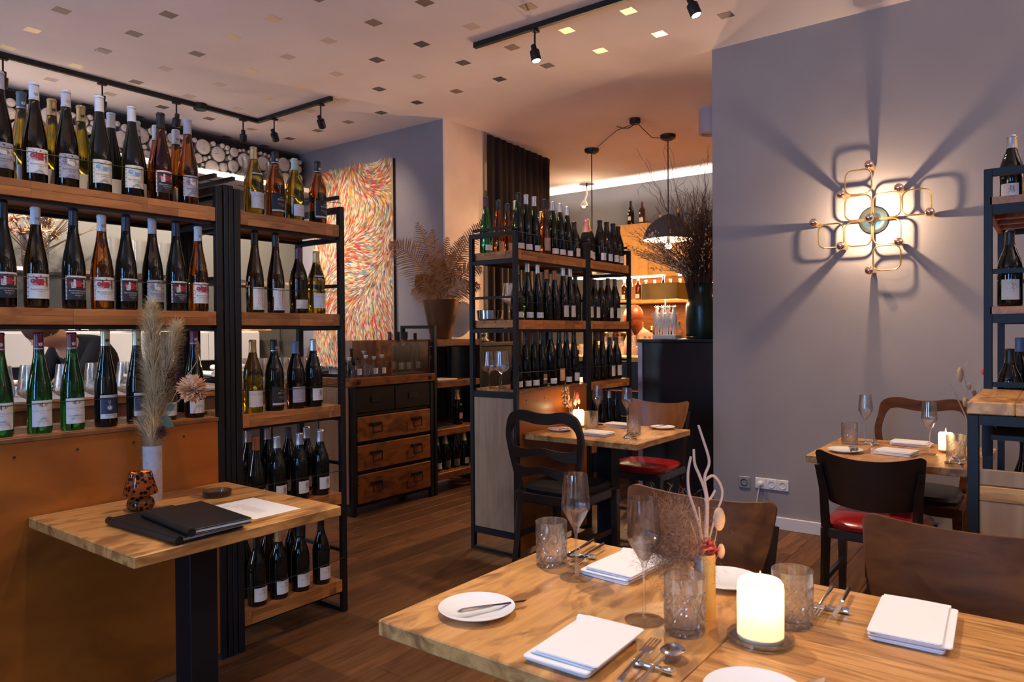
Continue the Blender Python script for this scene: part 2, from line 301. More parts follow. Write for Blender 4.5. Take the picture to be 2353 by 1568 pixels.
# ---------------------------------------------------------------- shelving
def tube_rect(mb, x0, x1, y0, y1, z0, z1, t=.026, bars=()):
    """steel end frame standing in the y direction"""
    mb.cbox(x0, y0, z0, x1, y0+t, z1, .0015); mb.cbox(x0, y1-t, z0, x1, y1, z1, .0015)
    mb.box(x0, y0+t, z1-t, x1, y1-t, z1); mb.box(x0, y0+t, z0, x1, y1-t, z0+t*.7)
    for z in bars: mb.box(x0+.006, y0+t, z-.008, x1-.006, y1-t, z+.008)
def shelf_deck(parent, x0, x1, y0, y1, zt, th=.055, name='shelf', fasc=.052, seed=0, cable=True):
    rnd = random.Random(seed)
    s = MB()
    s.box(x0, y0+.02, zt-.045, x1, y1-.02, zt-.020); s.box(x0, y1-.018, zt-th, x1, y1, zt-.001)   # sub deck and rear lip
    s.box(x0+.02, y0+.1, zt-th, x1-.02, y0+.125, zt-.045)
    o = s.build(name, M['acacia'], parent)
    w = (y1-y0-.04)/4
    for i in range(4):
        MB().cbox(x0+.001, y0+.021+i*w, zt-.02, x1-.001, y0+.019+(i+1)*w, zt, .001).build('shelf_board', M['acacia'], o)
    # front fascia glued up from staves with end blocks
    e = .036; xs = [x0, x0+e]
    while xs[-1] < x1-e-.32: xs.append(xs[-1]+rnd.uniform(.22, .42))
    xs += [x1-e, x1]
    for a, b in zip(xs[:-1], xs[1:]):
        if a == xs[0] or b == xs[-1] or len(xs) < 4: MB().cbox(a, y0, zt-th, b-.0006, y0+.0205, zt+.0005, .0012).build('fascia_stave', M['acacia'], o)
        else:
            MB().cbox(a, y0+.0006, zt-th*.45, b-.0006, y0+.0205, zt, .0008).build('fascia_stave', M['acacia'], o)
            c = (a+b)/2 if rnd.random() < .3 else b-.0006
            MB().cbox(a, y0+.0006, zt-th, c, y0+.0205, zt-th*.45-.0005, .0008).build('fascia_stave', M['acacia'], o)
            if c < b-.01: MB().cbox(c+.0006, y0+.0006, zt-th, b-.0006, y0+.0205, zt-th*.45-.0005, .0008).build('fascia_stave', M['acacia'], o)
    if cable:
        sag = rnd.uniform(.0, .012)
        pts = [(x0-.012+(x1-x0+.024)*i/10, y0-.004, zt+.105-sag*(1-((i-5)/5)**2)) for i in range(11)]
        MB().tube(pts, .0016, 5).build('retaining_cable', M['rope'], o)
    return o

def rack(label, x0, x1, yf, dep, shelves, H=1.92, panel=None, group='black steel wine racks', left=True, right=True, bars=True, seed=0):
    root = thing('wine_rack', label, 'shelving', ((x0+x1)/2, yf+dep/2, 0))
    def P(o): # world-space geometry parented to root
        o.matrix_parent_inverse = Matrix.Translation(root.location).inverted(); return o
    t = .027
    for k, (xa, ok) in enumerate(((x0, left), (x1-t, right))):
        if not ok: continue
        m_ = MB(); tube_rect(m_, xa, xa+t, yf, yf+dep, 0, H, t, [z+.135 for z in shelves] if bars else [])
        for z in shelves: m_.box(xa+.002, yf+t, z-.076, xa+t-.002, yf+dep-t, z-.052)
        P(m_.build('end_frame', M['black'], root))
    for i, z in enumerate(shelves):
        o = shelf_deck(None, x0+t+.001, x1-t-.001, yf+.004, yf+dep-.004, z, seed=seed*10+i, cable=True)
        o.parent = root; P(o)
    for z in shelves:
        for ya in (yf+.022, yf+dep-.042): P(MB().box(x0+t, ya, z-.068, x1-t, ya+.02, z-.0555).build('shelf_rail', M['black'], root))
    if panel:
        a, b, z1 = panel
        o = MB().cbox(x0+t+.001, yf+.003, a, x1-t-.001, yf+.019, z1, .001).build('front_panel', M['ply'], root); P(o)
        e = MB().cbox(x0+t, yf-.002, z1+.0005, x1-t, yf+.02, z1+.016, .002).build('panel_edge', M['beech'], root); P(e)
        for s_ in range(int((x1-x0)/.19)+1):
            xx = x0+.1+.19*s_
            if xx < x1-.06:
                sc = MB().lathe([(0, 0), (.0045, 0), (.004, .0025), (0, .003)], 8, Matrix.Rotation(PI/2, 4, 'X')).build('screw', M['dsteel'], root, loc=(xx, yf+.0025, z1-.045)); P(sc)
    return root
def P2(root, o): o.parent = root; o.matrix_parent_inverse = Matrix.Translation(root.location).inverted(); return o
YA, YC, DEP = 2.699, 2.521, .345
rackA = rack('long wine rack on the left, orange plywood front panel below three rows of bottles', -.35, 1.632, YA, DEP, [1.832, 1.413], panel=(.03, 0, .972), seed=1)
# ledge of rack A (top of the panelled base)
P2(rackA, shelf_deck(None, -.32, 1.604, YA+.021, YA+DEP-.004, .99, seed=5, cable=True))
rackB = rack('narrow open wine rack behind the small table with the menus', 1.686, 2.258, YA, DEP, [1.832, 1.413, .985, .57, .155], seed=2)
m_ = MB()   # the closed pair of frames between the two racks
tube_rect(m_, 1.640, 1.659, YA+.001, YA+DEP-.001, 0, 1.93, .02); tube_rect(m_, 1.662, 1.682, YA+.001, YA+DEP-.001, 0, 1.93, .02)
jf = m_.build('steel_frame_pair', M['black']); tag(jf, 'pair of closed black steel frames bolted between the two left wine racks', 'frame')
rackC = rack('wine rack in the middle with plywood base behind the candlelit table', 3.376, 4.19, YC, .36, [1.807, 1.396], panel=(.03, 0, .962), seed=3)
P2(rackC, shelf_deck(None, 3.405, 4.162, YC+.021, YC+.356, .98, seed=6, cable=True))
o = MB().cbox(3.382, YC+.030, .14, 3.398, YC+.33, .93, .001).build('side_panel', M['pale']); P2(rackC, o); o['label'] = 'pale oak side panel'
for za, zb in ((.932, .968), (.10, .138)): P2(rackC, MB().cbox(3.378, YC+.028, za, 3.402, YC+.332, zb, .001).build('side_rail', M['black']))
rackD = rack('narrow wine rack joined to the middle rack, nearest the black bar end', 4.194, 4.80, YC, .36, [1.807, 1.396, .98, .55], seed=4)
# far cabinet with drawers and open steel shelf beside the painting
def F(x0, y0, z0, x1, y1, z1, b=.002): return MB().cbox(x0, y0, z0, x1, y1, z1, b)
cab = thing('drawer_cabinet', 'steel and orange pine drawer cabinet under the abstract painting', 'cabinet', (3.85, 4.3, 0))
cx0, cx1, cy0, cy1 = 3.43, 4.27, 4.028, 4.42
m_ = MB()
for a in (cx0, cx1-.035):
    m_.cbox(a, cy0, 0, a+.035, cy0+.035, .995, .002); m_.cbox(a, cy1-.035, 0, a+.035, cy1, .995, .002)
for z in (.06, .30, .515, .722): m_.box(cx0+.03, cy0+.012, z, cx1-.03, cy0+.03, z+.018)
m_.box(cx0+.02, cy0+.05, .06, cx1-.02, cy1-.01, .93, mi=0)
P2(cab, m_.build('steel_frame', M['black']))
P2(cab, F(cx0-.02, cy0-.012, .935, cx1+.01, cy1, .998, .004).build('wooden_top', M['crate']))
P2(cab, F(cx0-.012, cy0+.04, .09, cx0-.001, cy1-.03, .93, .001).build('side_panel', M['pale']))
for k in range(2):
    xa = cx0+.04+.385*k
    d = P2(cab, F(xa, cy0+.004, .745, xa+.375, cy0+.03, .93, .003).build('drawer_front', M['dsteel'])); d['label'] = 'dark steel upper drawer front'

    MB().box(xa+.14, cy0-.001, .815, xa+.24, cy0+.003, .86).build('label_holder', M['black'], d, loc=(0, 0, 0)).matrix_parent_inverse = Matrix()
for k, (za, zb) in enumerate(((.535, .715), (.322, .508), (.085, .295))):
    d = P2(cab, F(cx0+.042, cy0-.004, za, cx1-.042, cy0+.02, zb, .004).build('drawer_front', M['crate'])); d['label'] = 'orange pine drawer front'
    zc = (za+zb)/2
    for xa in (3.60, 4.02):
        h = MB().tube([(xa, cy0-.006, zc+.035), (xa, cy0-.022, zc+.03), (xa, cy0-.022, zc-.03), (xa+.09, cy0-.022, zc-.03), (xa+.09, cy0-.022, zc+.03), (xa+.09, cy0-.006, zc+.035)], .004, 6)
        h.box(xa-.01, cy0-.012, zc+.022, xa+.10, cy0-.004, zc+.04)
        o = h.build('drawer_handle', M['black'], d)
for xa in (cx0+.05, cx1-.05):
    P2(cab, MB().lathe([(0, 0), (.016, 0), (.014, .006), (0, .007)], 12, Matrix.Translation((xa, cy0-.012, .967)) @ Matrix.Rotation(PI/2, 4, 'X')).build('bolt_head', M['black']))

osh = thing('open_shelf', 'open steel and wood shelf holding champagne beside the drawer cabinet', 'shelving', (4.6, 4.2, 0))
m_ = MB()
for a in (4.285, 4.86):
    m_.cbox(a, 4.03, 0, a+.03, 4.06, 1.385, .002); m_.cbox(a, 4.39, 0, a+.03, 4.42, 1.385, .002)
    m_.box(a, 4.06, 1.36, a+.03, 4.39, 1.385)
m_.box(4.315, 4.395, 1.36, 4.86, 4.415, 1.385); m_.box(4.54, 4.43, .2, 4.88, 4.45, 1.2)
P2(osh, m_.build('steel_frame', M['black']))
for z in (1.268, .925, .53, .17): P2(osh, F(4.316, 4.03, z-.055, 4.859, 4.41, z, .003).build('shelf', M['crate']))
# right hand rack (end frame faces the camera) and the low console in front of it
ry0, ry1, rx0, rx1 = -.14, .222, 3.208, 4.0
rk = thing('wine_rack', 'tall black steel wine rack at the right edge of the photo', 'shelving', (3.6, .04, 0))
for a in (rx0, rx1-.027):
    m_ = MB(); t = .027
    m_.cbox(a, ry1-t, 0, a+t, ry1, 1.915, .0015); m_.cbox(a, ry0, 0, a+t, ry0+t, 1.915, .0015); m_.box(a, ry0+t, 1.888, a+t, ry1-t, 1.915); m_.box(a, ry0+t, 0, a+t, ry1-t, .02)
    for z in (1.535, 1.115): m_.box(a+.004, ry0+t, z-.009, a+t-.004, ry1-t, z+.009)
    for z in (1.81, 1.405, .98): m_.box(a+.002, ry0+t, z-.062, a+t-.002, ry1-t, z-.027)
    P2(rk, m_.build('end_frame', M['black']))
for z in (1.81, 1.405, .985):
    s = MB(); s.box(rx0+.03, ry0+.002, z-.055, rx1-.03, ry0+.02, z-.002); s.box(rx0+.03, ry1-.02, z-.055, rx1-.03, ry1-.002, z-.002); s.box(rx0, ry0+.02, z-.028, rx0+.03, ry1-.02, z-.001)
    for q in range(4): s.box(rx0+.08+q*.18, ry0+.02, z-.05, rx0+.12+q*.18, ry1-.02, z-.021)
    o = P2(rk, s.build('shelf', M['acacia']))
    for q in range(4): MB().cbox(rx0+.031, ry0+.021+q*.08, z-.02, rx1-.031, ry0+.099+q*.08, z, .001).build('shelf_board', M['acacia'], o)
# low console: x 2.60..3.19
cn = thing('console', 'low steel console with a thick pale wooden top in front of the right wine rack', 'shelving', (2.9, .04, 0))
kx0, kx1 = 2.60, 3.19
m_ = MB(); t = .03
for a in (kx0, kx1-t):
    m_.cbox(a, ry1-t, 0, a+t, ry1, 1.06, .0015); m_.cbox(a, ry0, 0, a+t, ry0+t, 1.06, .0015)
    m_.box(a, ry0+t, 1.03, a+t, ry1-t, 1.06)
m_.box(kx0+t, ry1-t, 1.03, kx1-t, ry1, 1.06); m_.box(kx0+t, ry0, 1.03, kx1-t, ry0+t, 1.06)
m_.box(kx0+.25, ry1-t-.02, .9, kx0+.27, ry1-.02, 1.03); m_.box(kx0+.02, ry0+t, .985, kx1-.02, ry1-t-.03, 1.0)
P2(cn, m_.build('steel_frame', M['black']))
for q in range(3):
    P2(cn, F(kx0-.004, ry0+.122*q-.002, 1.062, kx1+.002, ry0+.122*(q+1)-.003, 1.10, .003).build('top_board', M['mango']))
P2(cn, F(kx0+.004, ry0+.031, .06, kx0+.02, ry1-.031, .80, .002).build('end_panel', M['pale']))
P2(cn, F(kx0+.002, ry0+.031, .80, kx0+.024, ry1-.031, .845, .002).build('end_panel_edge', M['mangoY']))
P2(cn, F(kx0+.006, ry0+.031, .848, kx0+.02, ry1-.031, .895, .002).build('end_panel_top', M['pale']))
# ---------------------------------------------------------------- printing (labels)
TXT = {}
def text_geo(s, size, bold=False):
    key = (s, size)
    if key in TXT: return TXT[key]
    cu = bpy.data.curves.new('t', 'FONT'); cu.body = s; cu.size = size; cu.align_x = 'CENTER'; cu.align_y = 'CENTER'; cu.resolution_u = 1
    o = bpy.data.objects.new('t', cu); C.objects.link(o); bpy.context.view_layer.update()
    me = o.evaluated_get(bpy.context.evaluated_depsgraph_get()).to_mesh()
    g = ([v.co[:] for v in me.vertices], [tuple(p.vertices) for p in me.polygons])
    bpy.data.objects.remove(o); bpy.data.curves.remove(cu); TXT[key] = g; return g
PM = {'w': mat('label_white', (.72, .70, .68), .7), 'c': mat('label_cream', (.66, .60, .50), .7), 'k': mat('ink_black', (.015, .015, .018), .6), 'r': mat('ink_red', (.42, .02, .045), .6),
      'b': mat('ink_blue', (.16, .30, .55), .6), 'n': mat('ink_brown', (.22, .10, .06), .6), 'g': mat('ink_grey', (.30, .29, .31), .6), 'o': mat('ink_gold', (.55, .40, .16), .4, .4), 'p': mat('ink_flesh', (.62, .42, .33), .6),
      's': mat('label_silver_grey', (.36, .35, .40), .6), 't': mat('label_kraft', (.52, .30, .15), .7), 'y': mat('pale_blue_ink', (.42, .55, .66), .6), 'G': mat('label_dark_green', (.09, .11, .09), .6), 'd': mat('label_deep_blue', (.03, .045, .10), .5)}
PK = list(PM)
class Pr:
    """flat print; u right, z up (metres) - bent round a cylinder of radius r facing -y, or left flat"""
    def __init__(s): s.v = []; s.f = []; s.m = []; s.lay = 0
    def poly(s, pts, m, faces=None, ex=4):
        s.lay += 1; o = len(s.v); s.v += [(p[0], p[1], s.lay+ex) for p in pts]
        fs = faces or [tuple(range(len(pts)))]
        s.f += [tuple(o+i for i in q) for q in fs]; s.m += [PK.index(m)]*len(fs); return s
    def rect(s, x0, z0, x1, z1, m):
        g = .004; xs = [x0]+[k*g for k in range(int(math.floor(x0/g))+1, int(math.ceil(x1/g))) if x0+1e-5 < k*g < x1-1e-5]+[x1]; p = []; fs = []
        for x in xs: p += [(x, z0), (x, z1)]
        for i in range(len(xs)-1): fs.append((2*i, 2*i+2, 2*i+3, 2*i+1))
        return s.poly(p, m, fs, 0)
    def disc(s, x, z, r, m, n=10, sx=1): return s.poly([(x+sx*r*math.cos(2*PI*i/n), z+r*math.sin(2*PI*i/n)) for i in range(n)], m)
    def line(s, pts, w, m):
        p = []; fs = []
        for i, (x, z) in enumerate(pts):
            a = pts[max(i-1, 0)]; b = pts[min(i+1, len(pts)-1)]; dx, dz = b[0]-a[0], b[1]-a[1]; l = math.hypot(dx, dz) or 1
            p += [(x-dz/l*w, z+dx/l*w), (x+dz/l*w, z-dx/l*w)]
        for i in range(len(pts)-1): fs.append((2*i, 2*i+2, 2*i+3, 2*i+1))
        return s.poly(p, m, fs)
    def squig(s, x, z, w, h, m, n=6, seed=0, t=.0006):
        q = random.Random(seed)
        for _ in range(n):
            a = q.uniform(0, 6); px, pz = x+q.uniform(-w, w)*.5, z+q.uniform(-h, h)*.5; pts = [(px, pz)]
            for k in range(4): a += q.uniform(-1.2, 1.2); px += math.cos(a)*w*.17; pz += math.sin(a)*h*.17; pts.append((px, pz))
            s.line(pts, t, m)
        return s
    def text(s, t, x, z, size, m, rot=0):
        v, f_ = text_geo(t, size); c, n = math.cos(rot), math.sin(rot)
        return s.poly([(x+a[0]*c-a[1]*n, z+a[0]*n+a[1]*c) for a in v], m, f_)
    def mesh(s, name, r=None, off=.0003):
        me = bpy.data.meshes.new(name); vs = []
        for (u, z, l) in s.v:
            d = off+min(l, 40)*.00003
            vs.append(((r+d)*math.sin(u/r), -(r+d)*math.cos(u/r), z) if r else (u, -d, z))
        me.from_pydata(vs, [], s.f)
        for k in PK: me.materials.append(PM[k])
        me.polygons.foreach_set('material_index', s.m); me.update(); return me
def figure(p, x, z, h, m, seed=0):   # little drawn figure
    p.disc(x, z+h*.82, h*.13, m); p.poly([(x-h*.12, z+h*.3), (x+h*.14, z+h*.28), (x+h*.1, z+h*.7), (x-h*.1, z+h*.7)], m)
    p.line([(x, z+h*.3), (x-h*.1, z)], h*.05, m); p.line([(x+h*.05, z+h*.3), (x+h*.16, z+h*.02)], h*.05, m); p.line([(x, z+h*.62), (x-h*.3, z+h*.45)], h*.035, m); p.line([(x, z+h*.62), (x+h*.25, z+h*.72)], h*.035, m)
def eagle(p, x, z, s, m):
    for sx in (-1, 1): p.poly([(x, z-s), (x+sx*s*.9, z-s*.6), (x+sx*s, z+s), (x+sx*s*.55, z+s*.3), (x+sx*s*.3, z+s)], m)
    p.disc(x, z+s*.5, s*.28, m, 6)
# label recipes: returns (z0, z1, halfwidth, base colour, Pr)
def L_bj(kind, sub, sub2='RIESLING'):
    base = {'w': 'w', 'k': 'w', 'b': 'c', 's': 's'}[kind]; p = Pr(); W, z0, z1 = .039, .032, .115
    p.rect(-W, z0, W, z1, base); ink = {'w': 'r', 'k': 'r', 'b': 'b', 's': 'k'}[kind]
    if kind == 'k':
        p.rect(-W+.004, z0+.038, W-.004, z1-.006, 'k'); p.rect(-W, z0, W, z0+.038, 'k')
        p.rect(-W, z0, -W+.004, z1, 'c'); p.rect(W-.004, z0, W, z1, 'c')
    for i in range(6): p.disc(-W+.003, z0+.008+i*.0145, .0022, ink, 6)
    for x in (-W+.0055, W-.002): p.line([(x, z0), (x, z1)], .0004, 'g')
    p.line([(-W, z1-.004), (W, z1-.004)], .0006, 'n' if kind in 'wk' else 'g'); p.disc(.002, z1-.008, .004, ink, 3)
    p.disc(-.020, z0+.058, .008, ink if kind != 's' else 'g', 9); p.squig(-.020, z0+.058, .014, .014, ink, 5, 3, .0004)
    if kind in 'wk': p.rect(-.006, z0+.044, .012, z0+.066, 'r')
    else: p.rect(-.006, z0+.044, .010, z0+.058, 'b' if kind == 'b' else 'c')
    if kind == 'k': p.rect(-.020, z0+.040, -.006, z0+.060, 'w')
    if 1: figure(p, .021, z0+.040, .034, {'w': 'n', 'k': 'p', 'b': 'y', 's': 'c'}[kind]); figure(p, -.010, z0+.046, .026, {'w': 'r', 'k': 'w', 'b': 'y', 's': 'w'}[kind])
    p.squig(.0, z0+.066, .05, .022, ink, 7, 7, .00035); p.squig(.004, z0+.056, .05, .03, 'n' if kind != 'b' else 'y', 8, 9, .00035)
    tc = 'w' if kind == 'k' else 'k'
    p.text('Bassermann-Jordan', .002, z0+.031, .0074, tc); p.text(sub, .003, z0+.0225, .0058, tc); p.text(sub2, .003, z0+.015, .0042, tc if kind == 'k' else 'g'); p.text('2019', .003, z0+.009, .0036, tc if kind == 'k' else 'g')
    return z0, z1, W, base, p
def L_lieser(sub):
    p = Pr(); W, z0, z1 = .0345, .024, .112; p.rect(-W, z0, W, z1, 'w')
    p.disc(-.001, z1-.014, .0085, 'n', 10, 1.1); p.poly([(-.006, z1-.009), (.006, z1-.009), (.005, z1-.02), (-.001, z1-.026), (-.006, z1-.02)], 'c'); p.line([(-.006, z1-.019), (.006, z1-.010)], .0013, 'r'); p.line([(-.014, z1-.012), (-.008, z1-.019)], .0018, 'o'); p.line([(.013, z1-.012), (.007, z1-.019)], .0018, 'o')
    p.text('SCHLOSS LIESER', 0, z1-.035, .0092, 'g'); p.text('THOMAS HAAG' if False else 'WEINGUT', 0, z1-.043, .0035, 'g'); p.text(sub, 0, z0+.027, .0055, 'g'); p.text('RIESLING KABINETT', 0, z0+.017, .0042, 'g'); p.text('2019', 0, z0+.010, .0038, 'g')
    p.line([(-W+.001, z0+.003), (W-.001, z0+.003)], .0003, 'k')
    return z0, z1, W, 'w', p
def L_batt():
    p = Pr(); W, z0, z1 = .031, .030, .115; p.rect(-W, z0, W, z1, 'd'); p.rect(-W, z1-.009, W, z1, 'w'); p.rect(-W, z0, W, z0+.017, 'w')
    p.text('BATTENFELD SPANIER', 0, z1-.0045, .0052, 'k'); p.text('ROTE ERDE', 0, z0+.011, .0055, 'k'); p.text('RIESLING', 0, z0+.0045, .004, 'k')
    p.line([(-.004, z1-.02), (-.001, z1-.035), (.003, z1-.02)], .0008, 'c'); p.disc(0, z1-.046, .009, 'g', 10); p.disc(0, z1-.046, .006, 'c', 8); p.line([(-.012, z1-.038), (.012, z1-.043)], .0008, 'c'); p.rect(-W, z0+.017, -W+.003, z1-.009, 'g')
    return z0, z1, W, 'w', p
def L_chat():
    p = Pr(); W, z0, z1 = .037, .026, .095; p.rect(-W, z0, W, z1, 'w'); p.text('Chat Sauvage', .003, z1-.016, .0125, 'g'); p.text('Chardonnay', .016, z1-.036, .006, 'g'); p.text('Rheingau', .018, z1-.046, .0055, 'g')
    p.poly([(-W, z0)]+[(-W+.034*math.sin(a*.157), z0+.024*math.cos(a*.157)) for a in range(11)], 's')
    return z0, z1, W, 'w', p
def L_bisch():
    p = Pr(); W, z0, z1 = .037, .02, .105; p.rect(-W, z0, W, z1, 'k'); p.rect(-W+.002, z0+.006, W-.002, z0+.0135, 'c'); p.text('WEINGUT', .008, z1-.018, .004, 'w'); p.text('BISCHEL', .008, z1-.028, .0105, 'w'); p.text('CHARDONNAY', .010, z1-.047, .0055, 'w'); p.text('RESERVE', .012, z1-.055, .0045, 'w'); return z0, z1, W, 'k', p
def L_schloss():
    p = Pr(); W, z0, z1 = .030, .012, .108; p.rect(-W, z0, W, z1, 'w'); p.text('SCHLOSS', -.004, z0+.058, .0165, 'r', PI/2); p.text('SCHWARZENBERG', .0095, z0+.058, .0085, 'r', PI/2); p.text('Riesling', -.018, z0+.008, .005, 'k'); p.disc(.012, z0+.016, .003, 'n', 6); p.text('2018', .0, z0+.022, .005, 'g'); return z0, z1, W, 'w', p
def L_small(base='w', name='Grenoble', h=.034, z0=.014, W=.037, crest=None, ink='g'):
    p = Pr(); z1 = z0+h; p.rect(-W, z0, W, z1, base); p.text(name, .004, z0+h*.55, min(.008, h*.22), ink); p.line([(-W*.2, z0+h*.33), (W*.6, z0+h*.33)], .0003, ink)
    if crest: p.squig(.012, z0+h*.7, .02, h*.4, crest, 12, 5, .0008)
    return z0, z1, W, base, p
def L_sketch(z0=.03, h=.055, W=.033):
    p = Pr(); z1 = z0+h; p.rect(-W, z0, W, z1, 'w')
    figure(p, .004, z0+h*.38, h*.5, 'g'); figure(p, .014, z0+h*.38, h*.48, 'g'); p.squig(.006, z0+h*.35, .03, .02, 'g', 6, 2, .0005); p.text('Silvaner', .004, z0+h*.14, .005, 'g'); return z0, z1, W, 'w', p
def L_grey():
    p = Pr(); W, z0, z1 = .037, .028, .098; p.rect(-W, z0, W, z1, 's'); q = random.Random(4)
    for _ in range(60): p.disc(q.uniform(-W, W), q.uniform(z1-.030, z1-.001), .0011, 'w', 4)
    p.text('Burgunder', .006, z0+.014, .009, 'w'); return z0, z1, W, 's', p
def L_mond():
    p = Pr(); W, z0, z1 = .037, .022, .062; p.rect(-W, z0, W, z1, 'c'); p.disc(.022, z1-.013, .005, 'o', 8); p.text('Merlot', .022, z0+.012, .008, 'n'); return z0, z1, W, 'c', p
def L_crest():
    p = Pr(); W, z0, z1 = .034, .026, .105; p.rect(-W, z0, W, z1, 't'); p.squig(.012, z1-.025, .03, .03, 'g', 22, 6, .0012); p.text('Weinberg', 0, z0+.012, .008, 'r'); return z0, z1, W, 't', p
def L_oval():
    p = Pr(); p.disc(0, .075, .022, 't', 16, 1.1); p.disc(0, .075, .019, 'c', 16, 1.1); p.disc(.004, .088, .003, 'r', 5); p.text('Brut', 0, .068, .008, 'n'); return .05, .1, .02, 'c', p
def L_back():
    p = Pr(); W, z0, z1 = .027, .02, .075; p.rect(-W, z0, W, z1, 'w')
    for i in range(6): p.line([(-W+.006, z1-.012-.006*i), (W-.008, z1-.012-.006*i)], .0003, 'g')
    return z0, z1, W, 'w', p
def L_kraft(): p = Pr(); p.rect(-.02, .02, .02, .08, 'n'); p.rect(-.02, .045, .02, .052, 'w'); return .02, .08, .02, 'n', p
LAB = {}
def label_mesh(key, fn, r):
    k = (key, round(r, 4))
    if k not in LAB:
        z0, z1, W, base, p = fn()
        # the first rectangle is the paper itself; keep it as its own mesh
        q = Pr(); q.rect(-W, z0, W, z1, base) if key not in ('oval',) else q.disc(0, .075, .024, 'k', 16, 1.1)
        LAB[k] = (q.mesh('label', r, .0002), p.mesh('label_print', r, .0003))
    return LAB[k]
# ---------------------------------------------------------------- bottles
GL = {'am': glassmat('amber_wine_glass', (.24, .068, .004)), 'dk': mat('near_black_glass', (.010, .009, .006), .03, 0, Transmission_Weight=.1, IOR=1.5, Specular_IOR_Level=.38), 'ol': glassmat('olive_black_glass', (.035, .022, .005)),
      'gr': glassmat('emerald_wine_glass', (.02, .20, .04)), 'yg': glassmat('yellow_green_glass', (.27, .195, .01)), 'dg': glassmat('dark_green_glass', (.006, .016, .005)), 'cl': clearglass('clear_bottle_glass', (.95, .96, .97), .2)}
CAPM = {'w': mat('cap_white', (.62, .62, .64), .4), 'lv': mat('cap_lavender', (.48, .45, .50), .4), 'k': mat('cap_black', (.006, .0065, .008), .4), 'g': mat('cap_gold', (.58, .40, .17), .35, .6), 'r': mat('cap_burgundy', (.17, .008, .025), .35),
        'n': mat('cap_navy', (.014, .022, .045), .35), 't': mat('cap_slate_green', (.09, .13, .14), .4), 's': mat('cap_silver', (.52, .51, .50), .3, .7), 'b': mat('cap_blue_grey', (.12, .17, .28), .4), 'bl': mat('cap_top_blue', (.03, .20, .36), .35),
        'sg': mat('cap_sage', (.40, .46, .36), .45), 'lg': mat('cap_pale_gold', (.62, .53, .30), .35, .5), 'p': mat('cap_pink_foil', (.72, .28, .30), .3, .5), 'gf': mat('cap_gold_foil', (.85, .60, .25), .28, .8), 'o': mat('cap_orange', (.40, .12, .03), .4), 'pl': mat('cap_plum', (.10, .02, .045), .35)}
CAPN = {'w': 'white', 'lv': 'lavender', 'k': 'black', 'g': 'gold', 'r': 'burgundy red', 'n': 'navy', 't': 'slate green', 's': 'silver', 'b': 'blue-grey', 'sg': 'sage green', 'lg': 'pale gold', 'p': 'pink foil', 'gf': 'gold foil', 'o': 'orange', 'pl': 'plum', 'wb': 'white blue-topped'}
GLN = {'am': 'amber', 'dk': 'black', 'ol': 'dark brown', 'gr': 'green', 'yg': 'yellow-green', 'dg': 'dark green', 'cl': 'clear'}
def profile(shape, H):
    if shape == 'f':   # tall flute
        r = .0375; return r, [(0, .004), (.02, .001), (.034, 0), (r, .007), (r, .37*H), (.0365, .43*H), (.0325, .52*H), (.0265, .61*H), (.0205, .70*H), (.0165, .78*H), (.0145, .86*H), (.0142, .93*H), (.0142, H-.003), (.012, H), (0, H)]
    if shape == 'b':   # burgundy
        r = .0405; return r, [(0, .004), (.02, .001), (.037, 0), (r, .007), (r, .50*H), (.039, .56*H), (.034, .63*H), (.0265, .70*H), (.020, .765*H), (.016, .83*H), (.0145, .9*H), (.0145, H-.003), (.012, H), (0, H)]
    if shape == 'c':   # champagne
        r = .044; return r, [(0, .004), (.02, .001), (.040, 0), (r, .008), (r, .48*H), (.0425, .54*H), (.0365, .62*H), (.028, .70*H), (.0205, .78*H), (.016, .86*H), (.0145, .92*H), (.0145, H-.003), (0, H)]
    if shape == 's':   # small spirit / tonic bottle
        r = .030; return r, [(0, .003), (.027, 0), (r, .005), (r, .52*H), (.028, .58*H), (.014, .68*H), (.011, .74*H), (.011, H), (0, H)]
    if shape == 'd':   # square-shouldered bordeaux
        r = .038; return r, [(0, .004), (.034, 0), (r, .007), (r, .62*H), (.035, .68*H), (.022, .74*H), (.015, .79*H), (.014, H), (0, H)]
BM = {}
